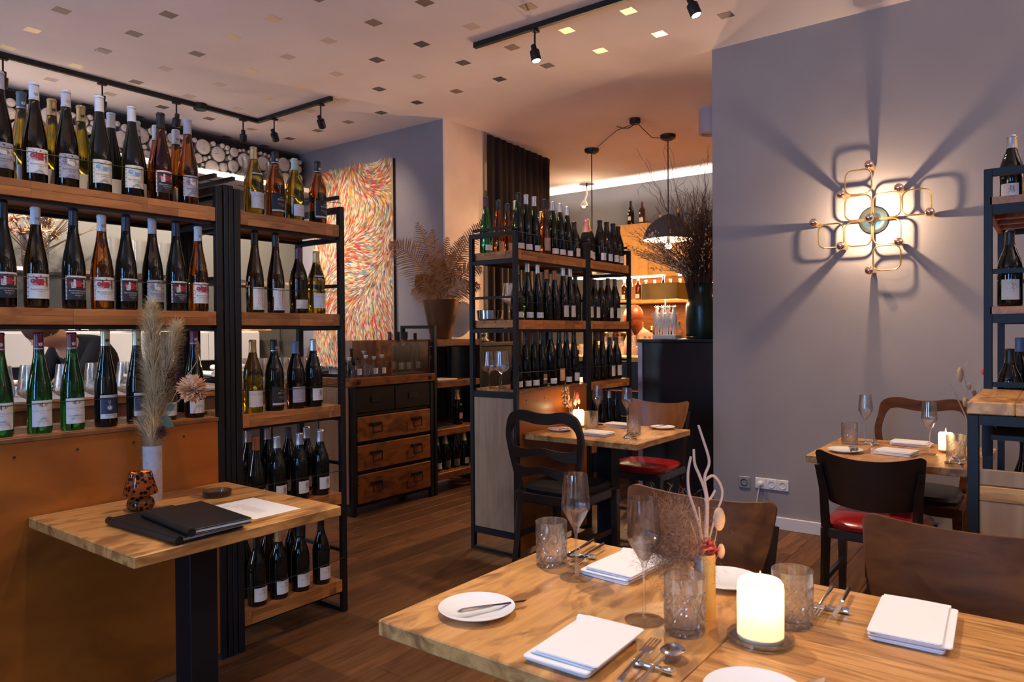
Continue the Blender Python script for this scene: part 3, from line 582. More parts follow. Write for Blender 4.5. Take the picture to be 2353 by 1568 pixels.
def bottle_meshes(shape, H, g, cap, mark):
    H = round(H, 2); k = (shape, H, g, cap, mark)
    if k in BM: return BM[k]
    r, pr = profile(shape, H)
    kb = (shape, H, g)
    if kb not in BM: BM[kb] = MB().lathe(pr, 24).mesh('glass_body', GL[g], True)
    def rad(z):
        for (ra, za), (rb, zb) in zip(pr[:-1], pr[1:]):
            if za <= z <= zb and zb > za: return ra+(rb-ra)*(z-za)/(zb-za)
        return pr[-2][0]
    cl = {'f': .058, 'b': .052, 'c': .085, 's': .022, 'd': .05}[shape]; z0 = H-cl
    c = MB(); top = 1 if cap == 'wb' else 0; foil = cap in ('gf', 'p') or shape == 'c'
    q = [(rad(z0+cl*i/6)+.0007, z0+cl*i/6) for i in range(6)]+[(.0150, H-.0085), (.0162, H-.0075), (.0162, H-.0035), (.0150, H-.001)]
    if foil: q = [(rad(z0+cl*i/6)+.0008+(.001 if i % 2 else 0), z0+cl*i/6) for i in range(6)]+[(.0185, H-.016), (.0188, H-.004), (.016, H+.001)]
    c.lathe(q, 20); c.k = 1 if cap == 'wb' else 0; c.lathe([(q[-1][0], q[-1][1]), (.0135, H+.0018), (0, H+.0018)], 20)
    if mark: c.k = 2; c.lathe([(rad(z0+.004)+.0011, z0+.003), (rad(z0+.006)+.0011, z0+.006)], 20)
    cm = 'w' if cap == 'wb' else cap
    capm = c.mesh('capsule', [CAPM[cm], CAPM['bl'], CAPM['w'] if cap in ('r', 'n', 'pl') else CAPM['s']], True)
    mk = None
    if mark == 'e':
        p = Pr(); eagle(p, .001, z0+cl*.34, .0065, 'w' if cap in ('r', 'k', 't', 'pl') else ('k' if cap in ('lg', 'g') else 'g')); mk = p.mesh('capsule_emblem', rad(z0+cl*.3)+.0012, .0003)
    BM[k] = (BM[kb], capm, mk, r); return BM[k]
def bottle(x, y, z, H, shape, g, cap, lab, label, group=None, rz=0, mark=None, name='wine_bottle', small=False):
    t = thing(name, label, 'bottle', (x, y, z), rz, group)
    gm, cm, mk, r = bottle_meshes(shape, H, g, cap, mark)
    link('glass_body', gm, t); c = link('capsule', cm, t)
    if mk: link('capsule_emblem', mk, c)
    if lab:
        a, b = label_mesh(lab, LABELS[lab], r+.0002); l = link('label', a, t); link('label_print', b, l)
    if lab in ('ch', 'ov'):
        if ('seal', lab) not in BM:
            p = Pr()
            if lab == 'ch': p.rect(-.030, .165, .012, .176, 'w'); p.disc(.012, .1705, .0095, 'w', 12); p.disc(.012, .1705, .0035, 'r', 4); BM['seal', lab] = p.mesh('neck_seal', .0362, .0003)
            else: p.disc(0, .172, .009, 'c', 12, 1.3); BM['seal', lab] = p.mesh('neck_seal', .0425, .0003)
        link('neck_seal', BM['seal', lab], t)
    return t
LABELS = {'bjF': lambda: L_bj('w', 'FORST'), 'bjR': lambda: L_bj('w', 'RUPPERTSBERG'), 'bjU': lambda: L_bj('k', 'UNGEHEUER', 'RIESLING GG'), 'bjK': lambda: L_bj('k', 'KIRCHENSTUECK', 'RIESLING GG'), 'bjP': lambda: L_bj('k', 'PECHSTEIN', 'RIESLING GG'),
          'bjb': lambda: L_bj('b', 'PITTMANN'), 'bjs': lambda: L_bj('s', 'RIESLING', 'TROCKEN'), 'li1': lambda: L_lieser('LIESER'), 'li2': lambda: L_lieser('NIEDERBERG HELDEN'), 'ba': L_batt, 'ch': L_chat, 'bi': L_bisch, 'sv': L_schloss,
          'sk': L_sketch, 'gy': L_grey, 'mo': L_mond, 'cr': L_crest, 'ov': L_oval, 'bk': L_back, 'kr': L_kraft,
          'sm': lambda: L_small('w', 'Riesling'), 'sc': lambda: L_small('c', 'Riesling', .055, .016, .030), 'lo': lambda: L_small('w', 'Trocken', .052, .018, .034), 'tl': lambda: L_small('w', 'TRAUTMANN', .058, .022, .036, 's'), 'lk': lambda: L_small('c', 'Domaine', .075, .024, .030, 'g'),
          'ta': lambda: L_small('t', 'Wein', .06, .02, .028), 'gn': lambda: L_small('G', 'Sekt', .06, .015, .038, 's', 'w'), 'cw': lambda: L_small('w', 'Cremant', .05, .018, .036, 'g'), 'pk': lambda: L_small('w', 'Rosé', .05, .018, .030, None, 'r'), 'sp': lambda: L_small('w', 'No. 7', .045, .02, .024)}
LABN = {'bjF': 'white label with red figures', 'bjR': 'white label with red figures', 'bjU': 'black and red picture label', 'bjK': 'black and red picture label', 'bjP': 'black and red picture label', 'bjb': 'cream label drawn in blue', 'bjs': 'silver-grey picture label',
        'li1': 'plain white castle-crest label', 'li2': 'plain white castle-crest label', 'ba': 'dark blue label between white bands', 'ch': 'white label with grey corner and neck seal', 'bi': 'black label with white lettering', 'sv': 'white label with vertical red lettering', 'sk': 'white label with a sketched couple',
        'gy': 'silver-grey speckled label', 'mo': 'low cream label', 'cr': 'kraft label with grey crest', 'ov': 'oval gold label', 'bk': 'white back label', 'kr': 'brown strip label', 'sm': 'low white label', 'sc': 'small cream label', 'lo': 'white label', 'tl': 'white label with faint print', 'lk': 'tall cream label',
        'ta': 'tan label', 'gn': 'dark green label', 'cw': 'white label', 'pk': 'white label', 'sp': 'white label', None: 'no label in view'}
PLACED = []
def mklabel(n, where, g, cp, lb, noun='bottle'):
    s = '%s %s %s, %s with %s cap' % ((ORD+['number %d' % k for k in range(17, 40)])[n], noun, where, GLN[g], CAPN[cp])
    e = ' and '+LABN[lb]
    return s+e if lb and len((s+e).split()) <= 16 else s
def row(where, y, z, items, step='from the left'):
    """items: (x, H, shape, glass, cap, label[, mark[, name]]) ; near neighbours are staggered back"""
    items = sorted(items, key=lambda q: q[0])
    for n, it in enumerate(items):
        x, H, sh, g, cp, lb = it[:6]; mk = it[6] if len(it) > 6 else None
        r = profile(sh, H)[0]; yy = y
        for (px, py, pz, pr_) in PLACED:
            if abs(pz-z) < .2:
                need = r+pr_+.0025
                if abs(px-x) < need and (px-x)**2+(py-yy)**2 < need*need: yy = max(yy, py+math.sqrt(max(need*need-(px-x)**2, 0)))
        PLACED.append((x, yy, z, r))
        lab = mklabel(n, where, g, cp, lb)
        bottle(x, yy, z+.0005, H, sh, g, cp, lb, lab, None, R(random.uniform(-6, 6)), mk)
random.seed(21)
row('from left, front of top shelf, left rack', 2.757, 1.832, [(.881, .35, 'f', 'ol', 'lv', 'bjs'), (.982, .335, 'f', 'ol', 'w', 'bjF', 'e'), (1.080, .345, 'f', 'ol', 'lv', 'bjs', 'e'), (1.190, .35, 'f', 'dk', 'wb', 'bjb'), (1.304, .345, 'f', 'dk', 'wb', 'bjb'), (1.413, .345, 'f', 'am', 'k', 'bjU'), (1.520, .345, 'f', 'am', 'lv', 'bjs')])
row('from left, behind on top shelf, left rack', 2.865, 1.832, [(.981, .33, 'f', 'yg', 't', 'bk', 'e'), (1.076, .33, 'f', 'yg', 'g', 'bk', 'e'), (1.172, .33, 'f', 'yg', 'g', 'bk', 'e'), (1.278, .325, 'f', 'dk', 'wb', 'bk'), (1.372, .32, 'f', 'dk', 'wb', 'bk', 'e'), (1.450, .32, 'f', 'am', 'w', 'bk', 'e'), (1.530, .32, 'f', 'am', 'w', 'bk', 'e')])
row('from left on middle shelf, left rack', 2.757, 1.413, [(.885, .355, 'f', 'dk', 'k', 'bjU'), (.981, .335, 'f', 'ol', 'w', 'bjF', 'e'), (1.098, .355, 'f', 'dk', 'n', 'bjK'), (1.192, .335, 'f', 'am', 'w', 'bjR', 'e'), (1.277, .355, 'f', 'dk', 'n', 'bjP'), (1.375, .355, 'f', 'ol', 'lv', 'bjs'), (1.467, .355, 'f', 'dk', 'n', 'bjU'), (1.559, .335, 'f', 'am', 'w', 'bjR', 'e')])
row('from left on the ledge, left rack', 2.765, .99, [(.873, .345, 'f', 'gr', 'r', 'li1', 'e'), (.988, .342, 'f', 'gr', 'r', 'li1', 'e'), (1.091, .342, 'f', 'gr', 'r', 'li2', 'e'), (1.203, .355, 'f', 'dk', 'lg', 'ba', 'e'), (1.315, .355, 'f', 'dk', 'lg', 'ba', 'e'), (1.425, .34, 'f', 'dg', 'pl', 'lo', 'e'), (1.541, .355, 'f', 'dk', 'r', 'lo', 'e')])
row('from left on top shelf, narrow left rack', 2.757, 1.832, [(1.815, .295, 'b', 'yg', 'g', 'ch'), (1.921, .287, 'b', 'am', 'k', 'bi', 'e'), (2.023, .285, 'b', 'yg', 'sg', 'lo'), (2.150, .288, 'b', 'am', 'k', 'bi', 'e')])
row('from left on second shelf, narrow left rack', 2.757, 1.413, [(1.815, .348, 'f', 'ol', 'k', 'sv'), (1.919, .348, 'f', 'ol', 'k', 'sv'), (2.039, .30, 'b', 'ol', 'pl', 'mo'), (2.138, .294, 'b', 'yg', 'g', 'ch')])
row('from left on middle shelf, narrow left rack', 2.757, .985, [(1.800, .307, 'b', 'yg', 'g', 'ch'), (1.906, .306, 'b', 'dk', 'k', 'bi', 'e'), (2.018, .304, 'b', 'ol', 'b', 'gy'), (2.116, .307, 'b', 'dk', 's', 'sk')])
row('from left, front of fourth shelf, narrow left rack', 2.757, .57, [(1.81, .31, 'f', 'dk', 'o', 'sk'), (1.915, .30, 'b', 'dk', 's', 'sk'), (2.034, .30, 'b', 'dk', 's', 'sk'), (2.150, .30, 'b', 'dk', 's', 'sk')])
row('from left, rear of fourth shelf, narrow left rack', 2.90, .57, [(1.866, .315, 'b', 'dk', 's', 'lo'), (1.965, .32, 'b', 'dk', 's', 'lo'), (2.08, .31, 'b', 'dk', 'b', 'lo'), (2.18, .30, 'b', 'dk', 's', 'lo')])
row('from left, front of bottom shelf, narrow left rack', 2.757, .155, [(1.810, .305, 'b', 'dk', 'k', 'tl'), (1.918, .305, 'b', 'dk', 'g', 'tl'), (2.033, .305, 'b', 'dk', 'k', 'tl'), (2.150, .30, 'b', 'dk', 'k', 'tl')])
row('from left, rear of bottom shelf, narrow left rack', 2.89, .155, [(1.83, .31, 'b', 'dk', 'lg', None), (1.95, .31, 'b', 'ol', 'g', None), (2.09, .31, 'b', 'dk', 'k', None)])
row('from left, front of top shelf, middle rack', 2.585, 1.807, [(3.488, .35, 'f', 'dg', 'k', 'sm'), (3.57, .353, 'f', 'dg', 's', 'sm'), (3.655, .352, 'f', 'dg', 's', 'sm'), (3.765, .352, 'f', 'am', 'k', 'cr'), (3.86, .349, 'f', 'dg', 's', 'sm'), (3.945, .347, 'f', 'dg', 's', 'sm'), (4.03, .341, 'f', 'dg', 's', 'sm'), (4.115, .25, 'b', 'dk', 'k', 'sc')])
row('from left, rear of top shelf, middle rack', 2.79, 1.807, [(3.433, .344, 'f', 'gr', 'pl', 'sm'), (3.554, .335, 'f', 'am', 'k', 'ta'), (3.647, .325, 'f', 'am', 'k', 'ta'), (3.735, .36, 'f', 'ol', 'lg', 'sm'), (3.84, .33, 'f', 'dg', 'k', 'sm'), (3.94, .33, 'f', 'am', 'lg', 'sm'), (4.03, .33, 'f', 'am', 'lg', 'sm'), (4.12, .35, 'f', 'dk', 'k', 'sm')])
row('from left on top shelf, far end rack', 2.585, 1.807, [(4.27, .28, 'c', 'dk', 'p', 'pk'), (4.355, .305, 'c', 'dk', 'gf', 'cw'), (4.455, .303, 'c', 'dk', 'k', 'cw'), (4.55, .30, 'c', 'ol', 'k', 'cw'), (4.645, .302, 'c', 'ol', 'k', 'cw'), (4.735, .29, 'c', 'dk', 'k', 'cw')])
row('from left on second shelf, middle rack', 2.585, 1.396, [(3.47, .33, 'f', 'dg', 's', 'sm'), (3.577, .347, 'f', 'dg', 's', 'sm'), (3.684, .35, 'f', 'dg', 's', 'sm'), (3.784, .318, 'f', 'dk', 'o', None), (3.875, .317, 'f', 'dk', 'o', None), (3.975, .349, 'f', 'dk', 's', 'lk'), (4.06, .346, 'f', 'dk', 's', 'lk'), (4.14, .296, 'b', 'dk', 'k', None)])
row('from left on second shelf, far end rack', 2.585, 1.396, [(4.285, .30, 'b', 'dk', 'k', 'lk'), (4.375, .295, 'b', 'dk', 'k', 'lk'), (4.47, .29, 'b', 'dk', 'k', None), (4.565, .31, 'b', 'dk', 'k', 'lk'), (4.668, .31, 'b', 'dk', 'k', 'lk')])
row('from left on the ledge, middle rack', 2.592, .98, [(3.47, .345, 'f', 'dg', 'pl', 'sm'), (3.56, .352, 'f', 'dg', 'n', 'sm'), (3.645, .352, 'f', 'dg', 'n', 'sm'), (3.73, .346, 'f', 'dg', 'k', 'kr'), (3.835, .346, 'b', 'dg', 'n', 'sm'), (3.935, .354, 'f', 'dk', 'k', 'cr'), (4.02, .35, 'f', 'dg', 'n', 'sm'), (4.115, .35, 'f', 'dk', 'k', 'sc')])
row('from left on third shelf, far end rack', 2.585, .98, [(4.29, .30, 'b', 'dk', 'k', None), (4.385, .345, 'f', 'dk', 'k', None), (4.48, .34, 'f', 'dk', 'k', None), (4.586, .30, 'b', 'dk', 'k', 'lk'), (4.685, .299, 'b', 'dk', 'k', 'lk')])
row('from left on fourth shelf, far end rack', 2.60, .55, [(4.30, .34, 'f', 'dk', 'k', None), (4.40, .35, 'f', 'dk', 'k', None), (4.50, .345, 'f', 'dk', 'k', None), (4.60, .35, 'f', 'dk', 's', None), (4.70, .33, 'f', 'dk', 'k', None)])
# cabinet and open shelf
row('from left in the wooden crate on the drawer cabinet', 4.15, .999+.022, [(3.91, .31, 'd', 'dk', 'pl', 'ta'), (4.0, .31, 'd', 'dk', 'k', 'sc'), (4.085, .31, 'd', 'dk', 'k', 'sc'), (4.19, .30, 'd', 'dk', 'k', 'sc')])
# ---------------------------------------------------------------- generic translucent material
def transl(name, col, fac=.6, rough=.4, spots=None):
    m = bpy.data.materials.new(name); m.use_nodes = True; N = m.node_tree.nodes; L = m.node_tree.links
    b = N['Principled BSDF']; b.inputs['Base Color'].default_value = (*col, 1); b.inputs['Roughness'].default_value = rough
    t = N.new('ShaderNodeBsdfTranslucent'); t.inputs[0].default_value = (*col, 1); mx = N.new('ShaderNodeMixShader'); mx.inputs[0].default_value = fac
    L.new(b.outputs[0], mx.inputs[1]); L.new(t.outputs[0], mx.inputs[2]); L.new(mx.outputs[0], N['Material Output'].inputs[0])
    if spots:
        tc = N.new('ShaderNodeTexCoord'); v = N.new('ShaderNodeTexVoronoi'); v.inputs['Scale'].default_value = spots
        r = N.new('ShaderNodeValToRGB'); r.color_ramp.elements[0].position = .40; r.color_ramp.elements[0].color = (.01, .004, .003, 1); r.color_ramp.elements[1].position = .52; r.color_ramp.elements[1].color = (*col, 1)
        L.new(tc.outputs['Object'], v.inputs['Vector']); L.new(v.outputs['Distance'], r.inputs[0]); L.new(r.outputs[0], b.inputs['Base Color']); L.new(r.outputs[0], t.inputs[0])
    return m
M['waxt'] = transl('lit_candle_wax', (.97, .88, .72), .62)
M['tort'] = transl('tortoiseshell_glass', (.24, .075, .012), .34, .06, 80)
M['shade'] = transl('gold_fabric_shade', (.62, .42, .09), .3, .5)
M['pampast'] = transl('pampas_hair', (.74, .62, .40), .35, .8)
# ---------------------------------------------------------------- tables
def table(x0, y0, x1, y1, label, z=.725, th=.034, mt='mango', leg=(0, 0)):
    t = thing('square_table', label, 'table', ((x0+x1)/2, (y0+y1)/2, 0), 0, None)
    hx, hy = (x1-x0)/2, (y1-y0)/2
    MB().cbox(-hx, -hy, z-th, hx, hy, z, .003).build('tabletop', M[mt], t)
    lx, ly = leg
    MB().cbox(lx-.05, ly-.05, .012, lx+.05, ly+.05, z-th-.012, .003).build('leg', M['black'], t)
    MB().cbox(lx-.13, ly-.17, 0, lx+.13, ly+.17, .012, .002).build('base_plate', M['black'], t)
    MB().box(lx-.18, ly-.18, z-th-.012, lx+.18, ly+.18, z-th).build('top_plate', M['black'], t)
    return t
table(.925, 1.975, 1.628, 2.694, 'small honey-coloured wooden table with menus and a glass lamp, left foreground', leg=(.04, .03))
table(3.43, 1.775, 4.13, 2.515, 'wooden table with a lit candle in front of the middle wine rack')
table(3.60, .245, 4.32, .965, 'wooden table laid for two beside the plug sockets and brass wall lamp')
table(1.022, .513, 1.765, 1.128, 'front table laid with a plate and two napkins, bottom centre', mt='mango', leg=(-.1, 0))
table(1.022, -.30, 1.775, .511, 'front table at the bottom right carrying the large lit candle', mt='mangoY', leg=(-.1, 0))
# ---------------------------------------------------------------- chairs (face +x at rz=0)
def grid(fn, nu, nv, th):
    vs = []; fs = []
    for s in (0, 1):
        for j in range(nv+1):
            for i in range(nu+1):
                x, y, z = fn(i/nu, j/nv); vs.append((x-s*th, y, z))
    K = (nu+1)*(nv+1); id_ = lambda s, i, j: s*K+j*(nu+1)+i
    for s in (0, 1):
        for j in range(nv):
            for i in range(nu): fs.append((id_(s, i, j), id_(s, i+1, j), id_(s, i+1, j+1), id_(s, i, j+1)))
    for i in range(nu): fs += [(id_(0, i, 0), id_(1, i, 0), id_(1, i+1, 0), id_(0, i+1, 0)), (id_(0, i, nv), id_(0, i+1, nv), id_(1, i+1, nv), id_(1, i, nv))]
    for j in range(nv): fs += [(id_(0, 0, j), id_(0, 0, j+1), id_(1, 0, j+1), id_(1, 0, j)), (id_(0, nu, j), id_(1, nu, j), id_(1, nu, j+1), id_(0, nu, j+1))]
    return vs, fs
def cushion(mb, w0, w1, d, z, h, n=10):
    """soft seat pad: rounded trapezoid, w0 rear half width, w1 front half width"""
    vs = []; fs = []; m = 28
    for k, (s, zz) in enumerate(((1.0, z), (1.03, z+h*.45), (.96, z+h*.85), (.75, z+h*1.05), (.4, z+h*1.15), (0.02, z+h*1.18))):
        for i in range(m):
            a = 2*PI*i/m; cx, cy = math.cos(a), math.sin(a); q = (abs(cx)**5+abs(cy)**5)**(-1/5)
            x = cx*q*d*s; w = w0+(w1-w0)*(x/d+1)/2; vs.append((x, cy*q*w*s, zz))
    for k in range(5):
        for i in range(m): fs.append((k*m+i, k*m+(i+1) % m, (k+1)*m+(i+1) % m, (k+1)*m+i))
    fs += [tuple(range(m-1, -1, -1)), tuple(5*m+i for i in range(m))]
    return mb.add(vs, fs)
def taperleg(p0, p1, a0, a1):
    m_ = MB(); x, y, z = p0; X, Y, Z = p1; vs = [(x+sx*a0, y+sy*a0, z) for sx, sy in ((-1, -1), (1, -1), (1, 1), (-1, 1))]+[(X+sx*a1, Y+sy*a1, Z) for sx, sy in ((-1, -1), (1, -1), (1, 1), (-1, 1))]
    return m_.add(vs, [(0, 1, 2, 3), (7, 6, 5, 4), (0, 4, 5, 1), (1, 5, 6, 2), (2, 6, 7, 3), (3, 7, 4, 0)])
def ply_chair(x, y, rz, label, bm='walnut', seat='red', fm='dkwood', top=.85, group='bentwood chairs with curved plywood backs'):
    t = thing('dining_chair', label, 'chair', (x, y, 0), rz)
    def back(u, v):
        s = 2*u-1; hw = .180+.036*v+.006*math.sin(v*PI); yy = s*hw
        q_ = max(0, abs(s)-.86)/.14; q_ = 1-math.sqrt(max(0, 1-min(1, q_)**2)); zt = top-.022+.034*abs(s)**2.2-.026*q_; zb = top-.245+.018*s*s+.022*q_
        z = zb+(zt-zb)*v; xx = -.215-.05*v+.060*s*s
        return xx, yy, z
    vs, fs = grid(lambda u, v: back(.5+.5*math.sin((u-.5)*PI), v), 44, 10, .011)
    MB().add(vs, fs).build('backrest', M[bm], t, True)
    for s in (-1, 1):
        m_ = MB(); pts = [(-.24, s*.185, 0), (-.205, s*.18, .22), (-.19, s*.178, .44), (-.205, s*.186, .62), (-.232, s*.203, top-.06)]
        m_.tube(pts, [.017, .019, .021, .018, .013], 4); m_.build('rear_leg', M[fm], t)
        taperleg((.19, s*.195, 0), (.18, s*.19, .44), .013, .02).build('front_leg', M[fm], t)
        MB().box(-.19, s*.185-.009, .20, .18, s*.185+.009, .225).build('stretcher', M[fm], t)
    MB().cbox(-.20, -.20, .40, .20, .20, .445, .004).build('seat_frame', M[fm], t)
    cushion(MB(), .185, .205, .205, .446, .038).build('seat', M[seat], t, True)
    return t
def hoop_chair(x, y, rz, label, carved=False, top=.865, seat='leather', fm='dkwood'):
    t = thing('dining_chair', label, 'chair', (x, y, 0), rz)
    pts = []; H = top
    side = [(.185, .44), (.193, .52), (.212, .60), (.228, .68), (.236, .745), (.226, .80), (.198, H-.022), (.16, H-.003), (.12, H-.001), (.08, H-.008), (.04, H-.014), (0, H-.015)]
    P_ = [(-s, z) for s, z in side]+[(s, z) for s, z in reversed(side[:-1])]
    Q_ = []
    for i in range(len(P_)-1):
        p0, p1, p2, p3 = [Vector((*P_[max(0, min(len(P_)-1, i+k))], 0)) for k in (-1, 0, 1, 2)]
        for k in range(4):
            t_ = k/4; w_ = .5*((2*p1)+(-p0+p2)*t_+(2*p0-5*p1+4*p2-p3)*t_*t_+(-p0+3*p1-3*p2+p3)*t_**3); Q_.append((w_.x, w_.y))
    P_ = Q_+[P_[-1]]
    n = len(P_)
    def bx(z): return -.20-.10*max(0, z-.44)
    vs = []; fs = []
    for i, (yy, z) in enumerate(P_):
        a = P_[max(i-1, 0)]; b = P_[min(i+1, n-1)]; dy, dz = b[0]-a[0], b[1]-a[1]; l = math.hypot(dy, dz); ny, nz = dz/l, -dy/l
        w = .017+.013*max(0, min(1, (z-(H-.07))/.05)); 
        for (o, th) in ((w, .011), (w, -.011), (-w, -.011), (-w, .011)): vs.append((bx(z)+th, yy+ny*o, z+nz*o))
    for i in range(n-1):
        for j in range(4): fs.append((i*4+j, i*4+(j+1) % 4, i*4+4+(j+1) % 4, i*4+4+j))
    fs += [(3, 2, 1, 0), tuple((n-1)*4+j for j in range(4))]
    fr = MB().add(vs, fs)
    fr.build('back_frame', M[fm], t, True)
    if carved:
        q = MB()
        for k in range(15):
            a = (k-7)/7; q.sphere((bx(H)-.012, a*.13, H-.012+.006*math.sin(k*2.2)), .011, 8, sx=.6, sz=.8)
        q.build('carved_crest', M[fm], t, True)
    for zc, hh in (((.635, .055),) if carved else ((.665, .048), (.560, .050))):
        def sl(u, v): s = 2*u-1; w = .20 if zc < .6 else .215; return bx(zc)-.004+.02*s*s-.02, s*w, zc+hh*(v-.5)*(1-.25*math.cos(s*PI))+.010*math.cos(s*PI*1.5)
        if carved: continue
        vs, fs = grid(sl, 18, 2, .012); MB().add(vs, fs).build('back_slat', M[fm], t, True)
    for s in (-1, 1):
        m_ = MB(); m_.tube([(-.26, s*.19, 0), (-.225, s*.187, .2), (-.20, s*.185, .46)], [.017, .019, .021], 4); m_.build('rear_leg', M[fm], t)
        taperleg((.20, s*.205, 0), (.195, s*.20, .42), .014, .022).build('front_leg', M[fm], t)
        MB().box(-.2, s*.19-.01, .17, .19, s*.19+.01, .20).build('stretcher', M[fm], t)
    MB().cbox(-.215, -.205, .375, .215, .215, .43, .006).build('seat_frame', M[fm], t)
    cushion(MB(), .185, .205, .205, .430, .045).build('seat', M[seat], t, True)
    return t
hoop_chair(3.46, 2.23, R(0), 'dark hoop-backed chair with black leather seat, left of the candlelit middle table')
ply_chair(4.22, 2.13, R(180), 'bentwood chair with orange-brown back and red seat, right of the middle table', 'beech', top=.86)
ply_chair(3.585, .645, R(0), 'dark bentwood chair with glossy red seat at the table by the sockets', 'dkwood', top=.79)
hoop_chair(4.40, .60, R(180), 'chair with carved balloon back and worn black seat before the lavender wall', True, .905, 'seatblk', 'walnut')
ply_chair(1.70, .80, R(180), 'walnut bentwood chair behind the vase on the front table', 'walnut', top=.865, seat='seatblk')
ply_chair(1.71, .165, R(180), 'walnut bentwood chair with a wide scuffed back at the bottom right corner', 'walnut', top=.868, seat='seatblk')
# ---------------------------------------------------------------- tableware
TZ = .7252
def stem_glass(x, y, label, z=TZ, h=.252, kind='angular', group=None, name='wine_glass'):
    t = thing(name, label, 'glass', (x, y, z), 0, group); k = h/.252
    if kind == 'angular':
        prof = [(0, .0), (.040, 0), (.0405, .0012), (.030, .0035), (.008, .006), (.0038, .012), (.0031, .05), (.0031, .09), (.0045, .108), (.007, .118), (.013, .130), (.0335, .166), (.0357, .172), (.0345, .185), (.0285, .252), (.0277, .252), (.0337, .185), (.0347, .172), (.0327, .167), (.012, .132), (.004, .124), (0, .122)]
    else:
        prof = [(0, .0), (.036, 0), (.0365, .0012), (.026, .0032), (.007, .006), (.0036, .012), (.0031, .05), (.0034, .088), (.008, .098), (.030, .108), (.043, .120), (.0455, .132), (.042, .16), (.034, .225), (.0333, .225), (.0412, .16), (.0445, .132), (.042, .121), (.029, .110), (.006, .1), (0, .099)]
    key = ('g', kind)
    if key not in BM:

        ns = 9 if kind == 'angular' else 8
        BM[key] = (MB().lathe(prof[ns-1:], 32).mesh('bowl', M['glass'], True), MB().lathe(prof[:ns], 32).mesh('foot_and_stem', M['foot'], True))
    for nm, me in zip(('bowl', 'foot_and_stem'), BM[key]): link(nm, me, t, scale=(k, k, k) if abs(k-1) > .01 else None)
    return t
def tumbler(x, y, label, z=TZ, r=.0405, h=.112, rz=0):
    t = thing('whisky_tumbler', label, 'glass', (x, y, z), rz)
    if 'tum' not in BM:
        nu, nv = 72, 26; vs = []; fs = []
        for j in range(nv+1):
            v = j/nv; zz = h*v
            for i in range(nu):
                a = 2*PI*i/nu; u = i/nu*8; d = 0
                if .06 < v < .74:
                    p = abs(((u+v*3.1) % 1)-.5); q = abs(((u-v*3.1) % 1)-.5); d = -.0030*max(0, 1-min(p, q)*8)-.0026*max(0, 1-abs(((u) % 1)-.5)*12)+.0012*math.sin(u*PI*4)*math.sin(v*24)
                rr = r*(.955 if v < .03 else 1)*(.97+.03*v)+d; vs.append((rr*math.cos(a), rr*math.sin(a), zz))
        for j in range(nv):
            for i in range(nu): fs.append((j*nu+i, j*nu+(i+1) % nu, (j+1)*nu+(i+1) % nu, (j+1)*nu+i))
        b = MB().add(vs, fs); b.lathe([(r, h), (r-.0012, h+.0008), (r-.0026, h), (r-.0035, h*.5), (r-.0045, .018), (r-.009, .0135), (0, .013)], nu)
        b.lathe([(0, 0), (r*.955*.97, 0)], nu); BM['tum'] = b.mesh('cut_glass', M['cut'], False)
    link('cut_glass', BM['tum'], t); return t
def plate(x, y, label, r=.082, z=TZ):
    o = MB().lathe([(0, 0), (r*.55, 0), (r*.6, .003), (r*.98, .0125), (r, .0148), (r*.985, .0155), (r*.92, .0142), (r*.62, .0065), (0, .006)], 40).build('side_plate', M['porcelain'], None, True, (x, y, z))
    return tag(o, label, 'plate', None)
def napkin(x, y, rz, label, w=.2, d=.135, z=TZ):
    m_ = MB(); q = random.Random(int(x*999)); n = 12
    for k in range(5):
        ox, oy = q.uniform(-.003, .003)*k, q.uniform(-.004, .002)*k; z0 = .0004+.0042*k; w2, d2 = w/2-.001*abs(k-2), d/2-.0015*abs(k-2)
        vs = []; fs = []; mm = 28
        for (s, zz) in ((.985, 0), (1, .0018), (.988, .0036), (.5, .0044), (.01, .0044)):
            for i in range(mm):
                qd = i//7; a = (qd+(i % 7)/6)*PI/2; rc = .007; sx_, sy_ = ((1, 1), (-1, 1), (-1, -1), (1, -1))[qd]
                px = sx_*(w2-rc)+rc*math.cos(a); py = sy_*(d2-rc)+rc*math.sin(a)
                vs.append((px*s+ox, py*s+oy, z0+zz+.0010*math.sin(px*30+k)*s+.0008*math.sin(py*40+2*k)*s))
        for a_ in range(4):
            for i in range(mm): fs.append((a_*mm+i, a_*mm+(i+1) % mm, (a_+1)*mm+(i+1) % mm, (a_+1)*mm+i))
        fs += [tuple(range(mm-1, -1, -1)), tuple(4*mm+i for i in range(mm))]
        m_.add(vs, fs)
    # rounded fold along one side
    m_.tube([(w/2-.004, -d/2+.004, .012), (w/2-.002, 0, .0125), (w/2-.004, d/2-.004, .012)], .0098, 10)
    return tag(m_.build('linen_napkin', M['linen'], None, True, (x, y, z), (0, 0, rz)), label, 'napkin')
def knife(x, y, rz, label, z=TZ, L_=.17, tilt=0, dark=False):
    m_ = MB(); h = L_*.48
    m_.tube([(-L_/2, 0, .003), (-L_/2+.01, 0, .003), (-L_/2+h*.7, 0, .003), (-L_/2+h, 0, .003)], [.003, .0048, .0042, .003], 8)
    m_.add([(-L_/2+h, -.0035, .0022), (L_/2-.015, -.0075, .002), (L_/2, .003, .002), (-L_/2+h, .0045, .0022), (-L_/2+h, -.0035, .0038), (L_/2-.015, -.0075, .003), (L_/2, .003, .003), (-L_/2+h, .0045, .0038)], [(0, 1, 2, 3), (7, 6, 5, 4), (0, 4, 5, 1), (1, 5, 6, 2), (2, 6, 7, 3), (3, 7, 4, 0)])
    o = m_.build('butter_knife', M['steel'], None, True, (x, y, z), (0, tilt, rz)); return tag(o, label, 'knife')
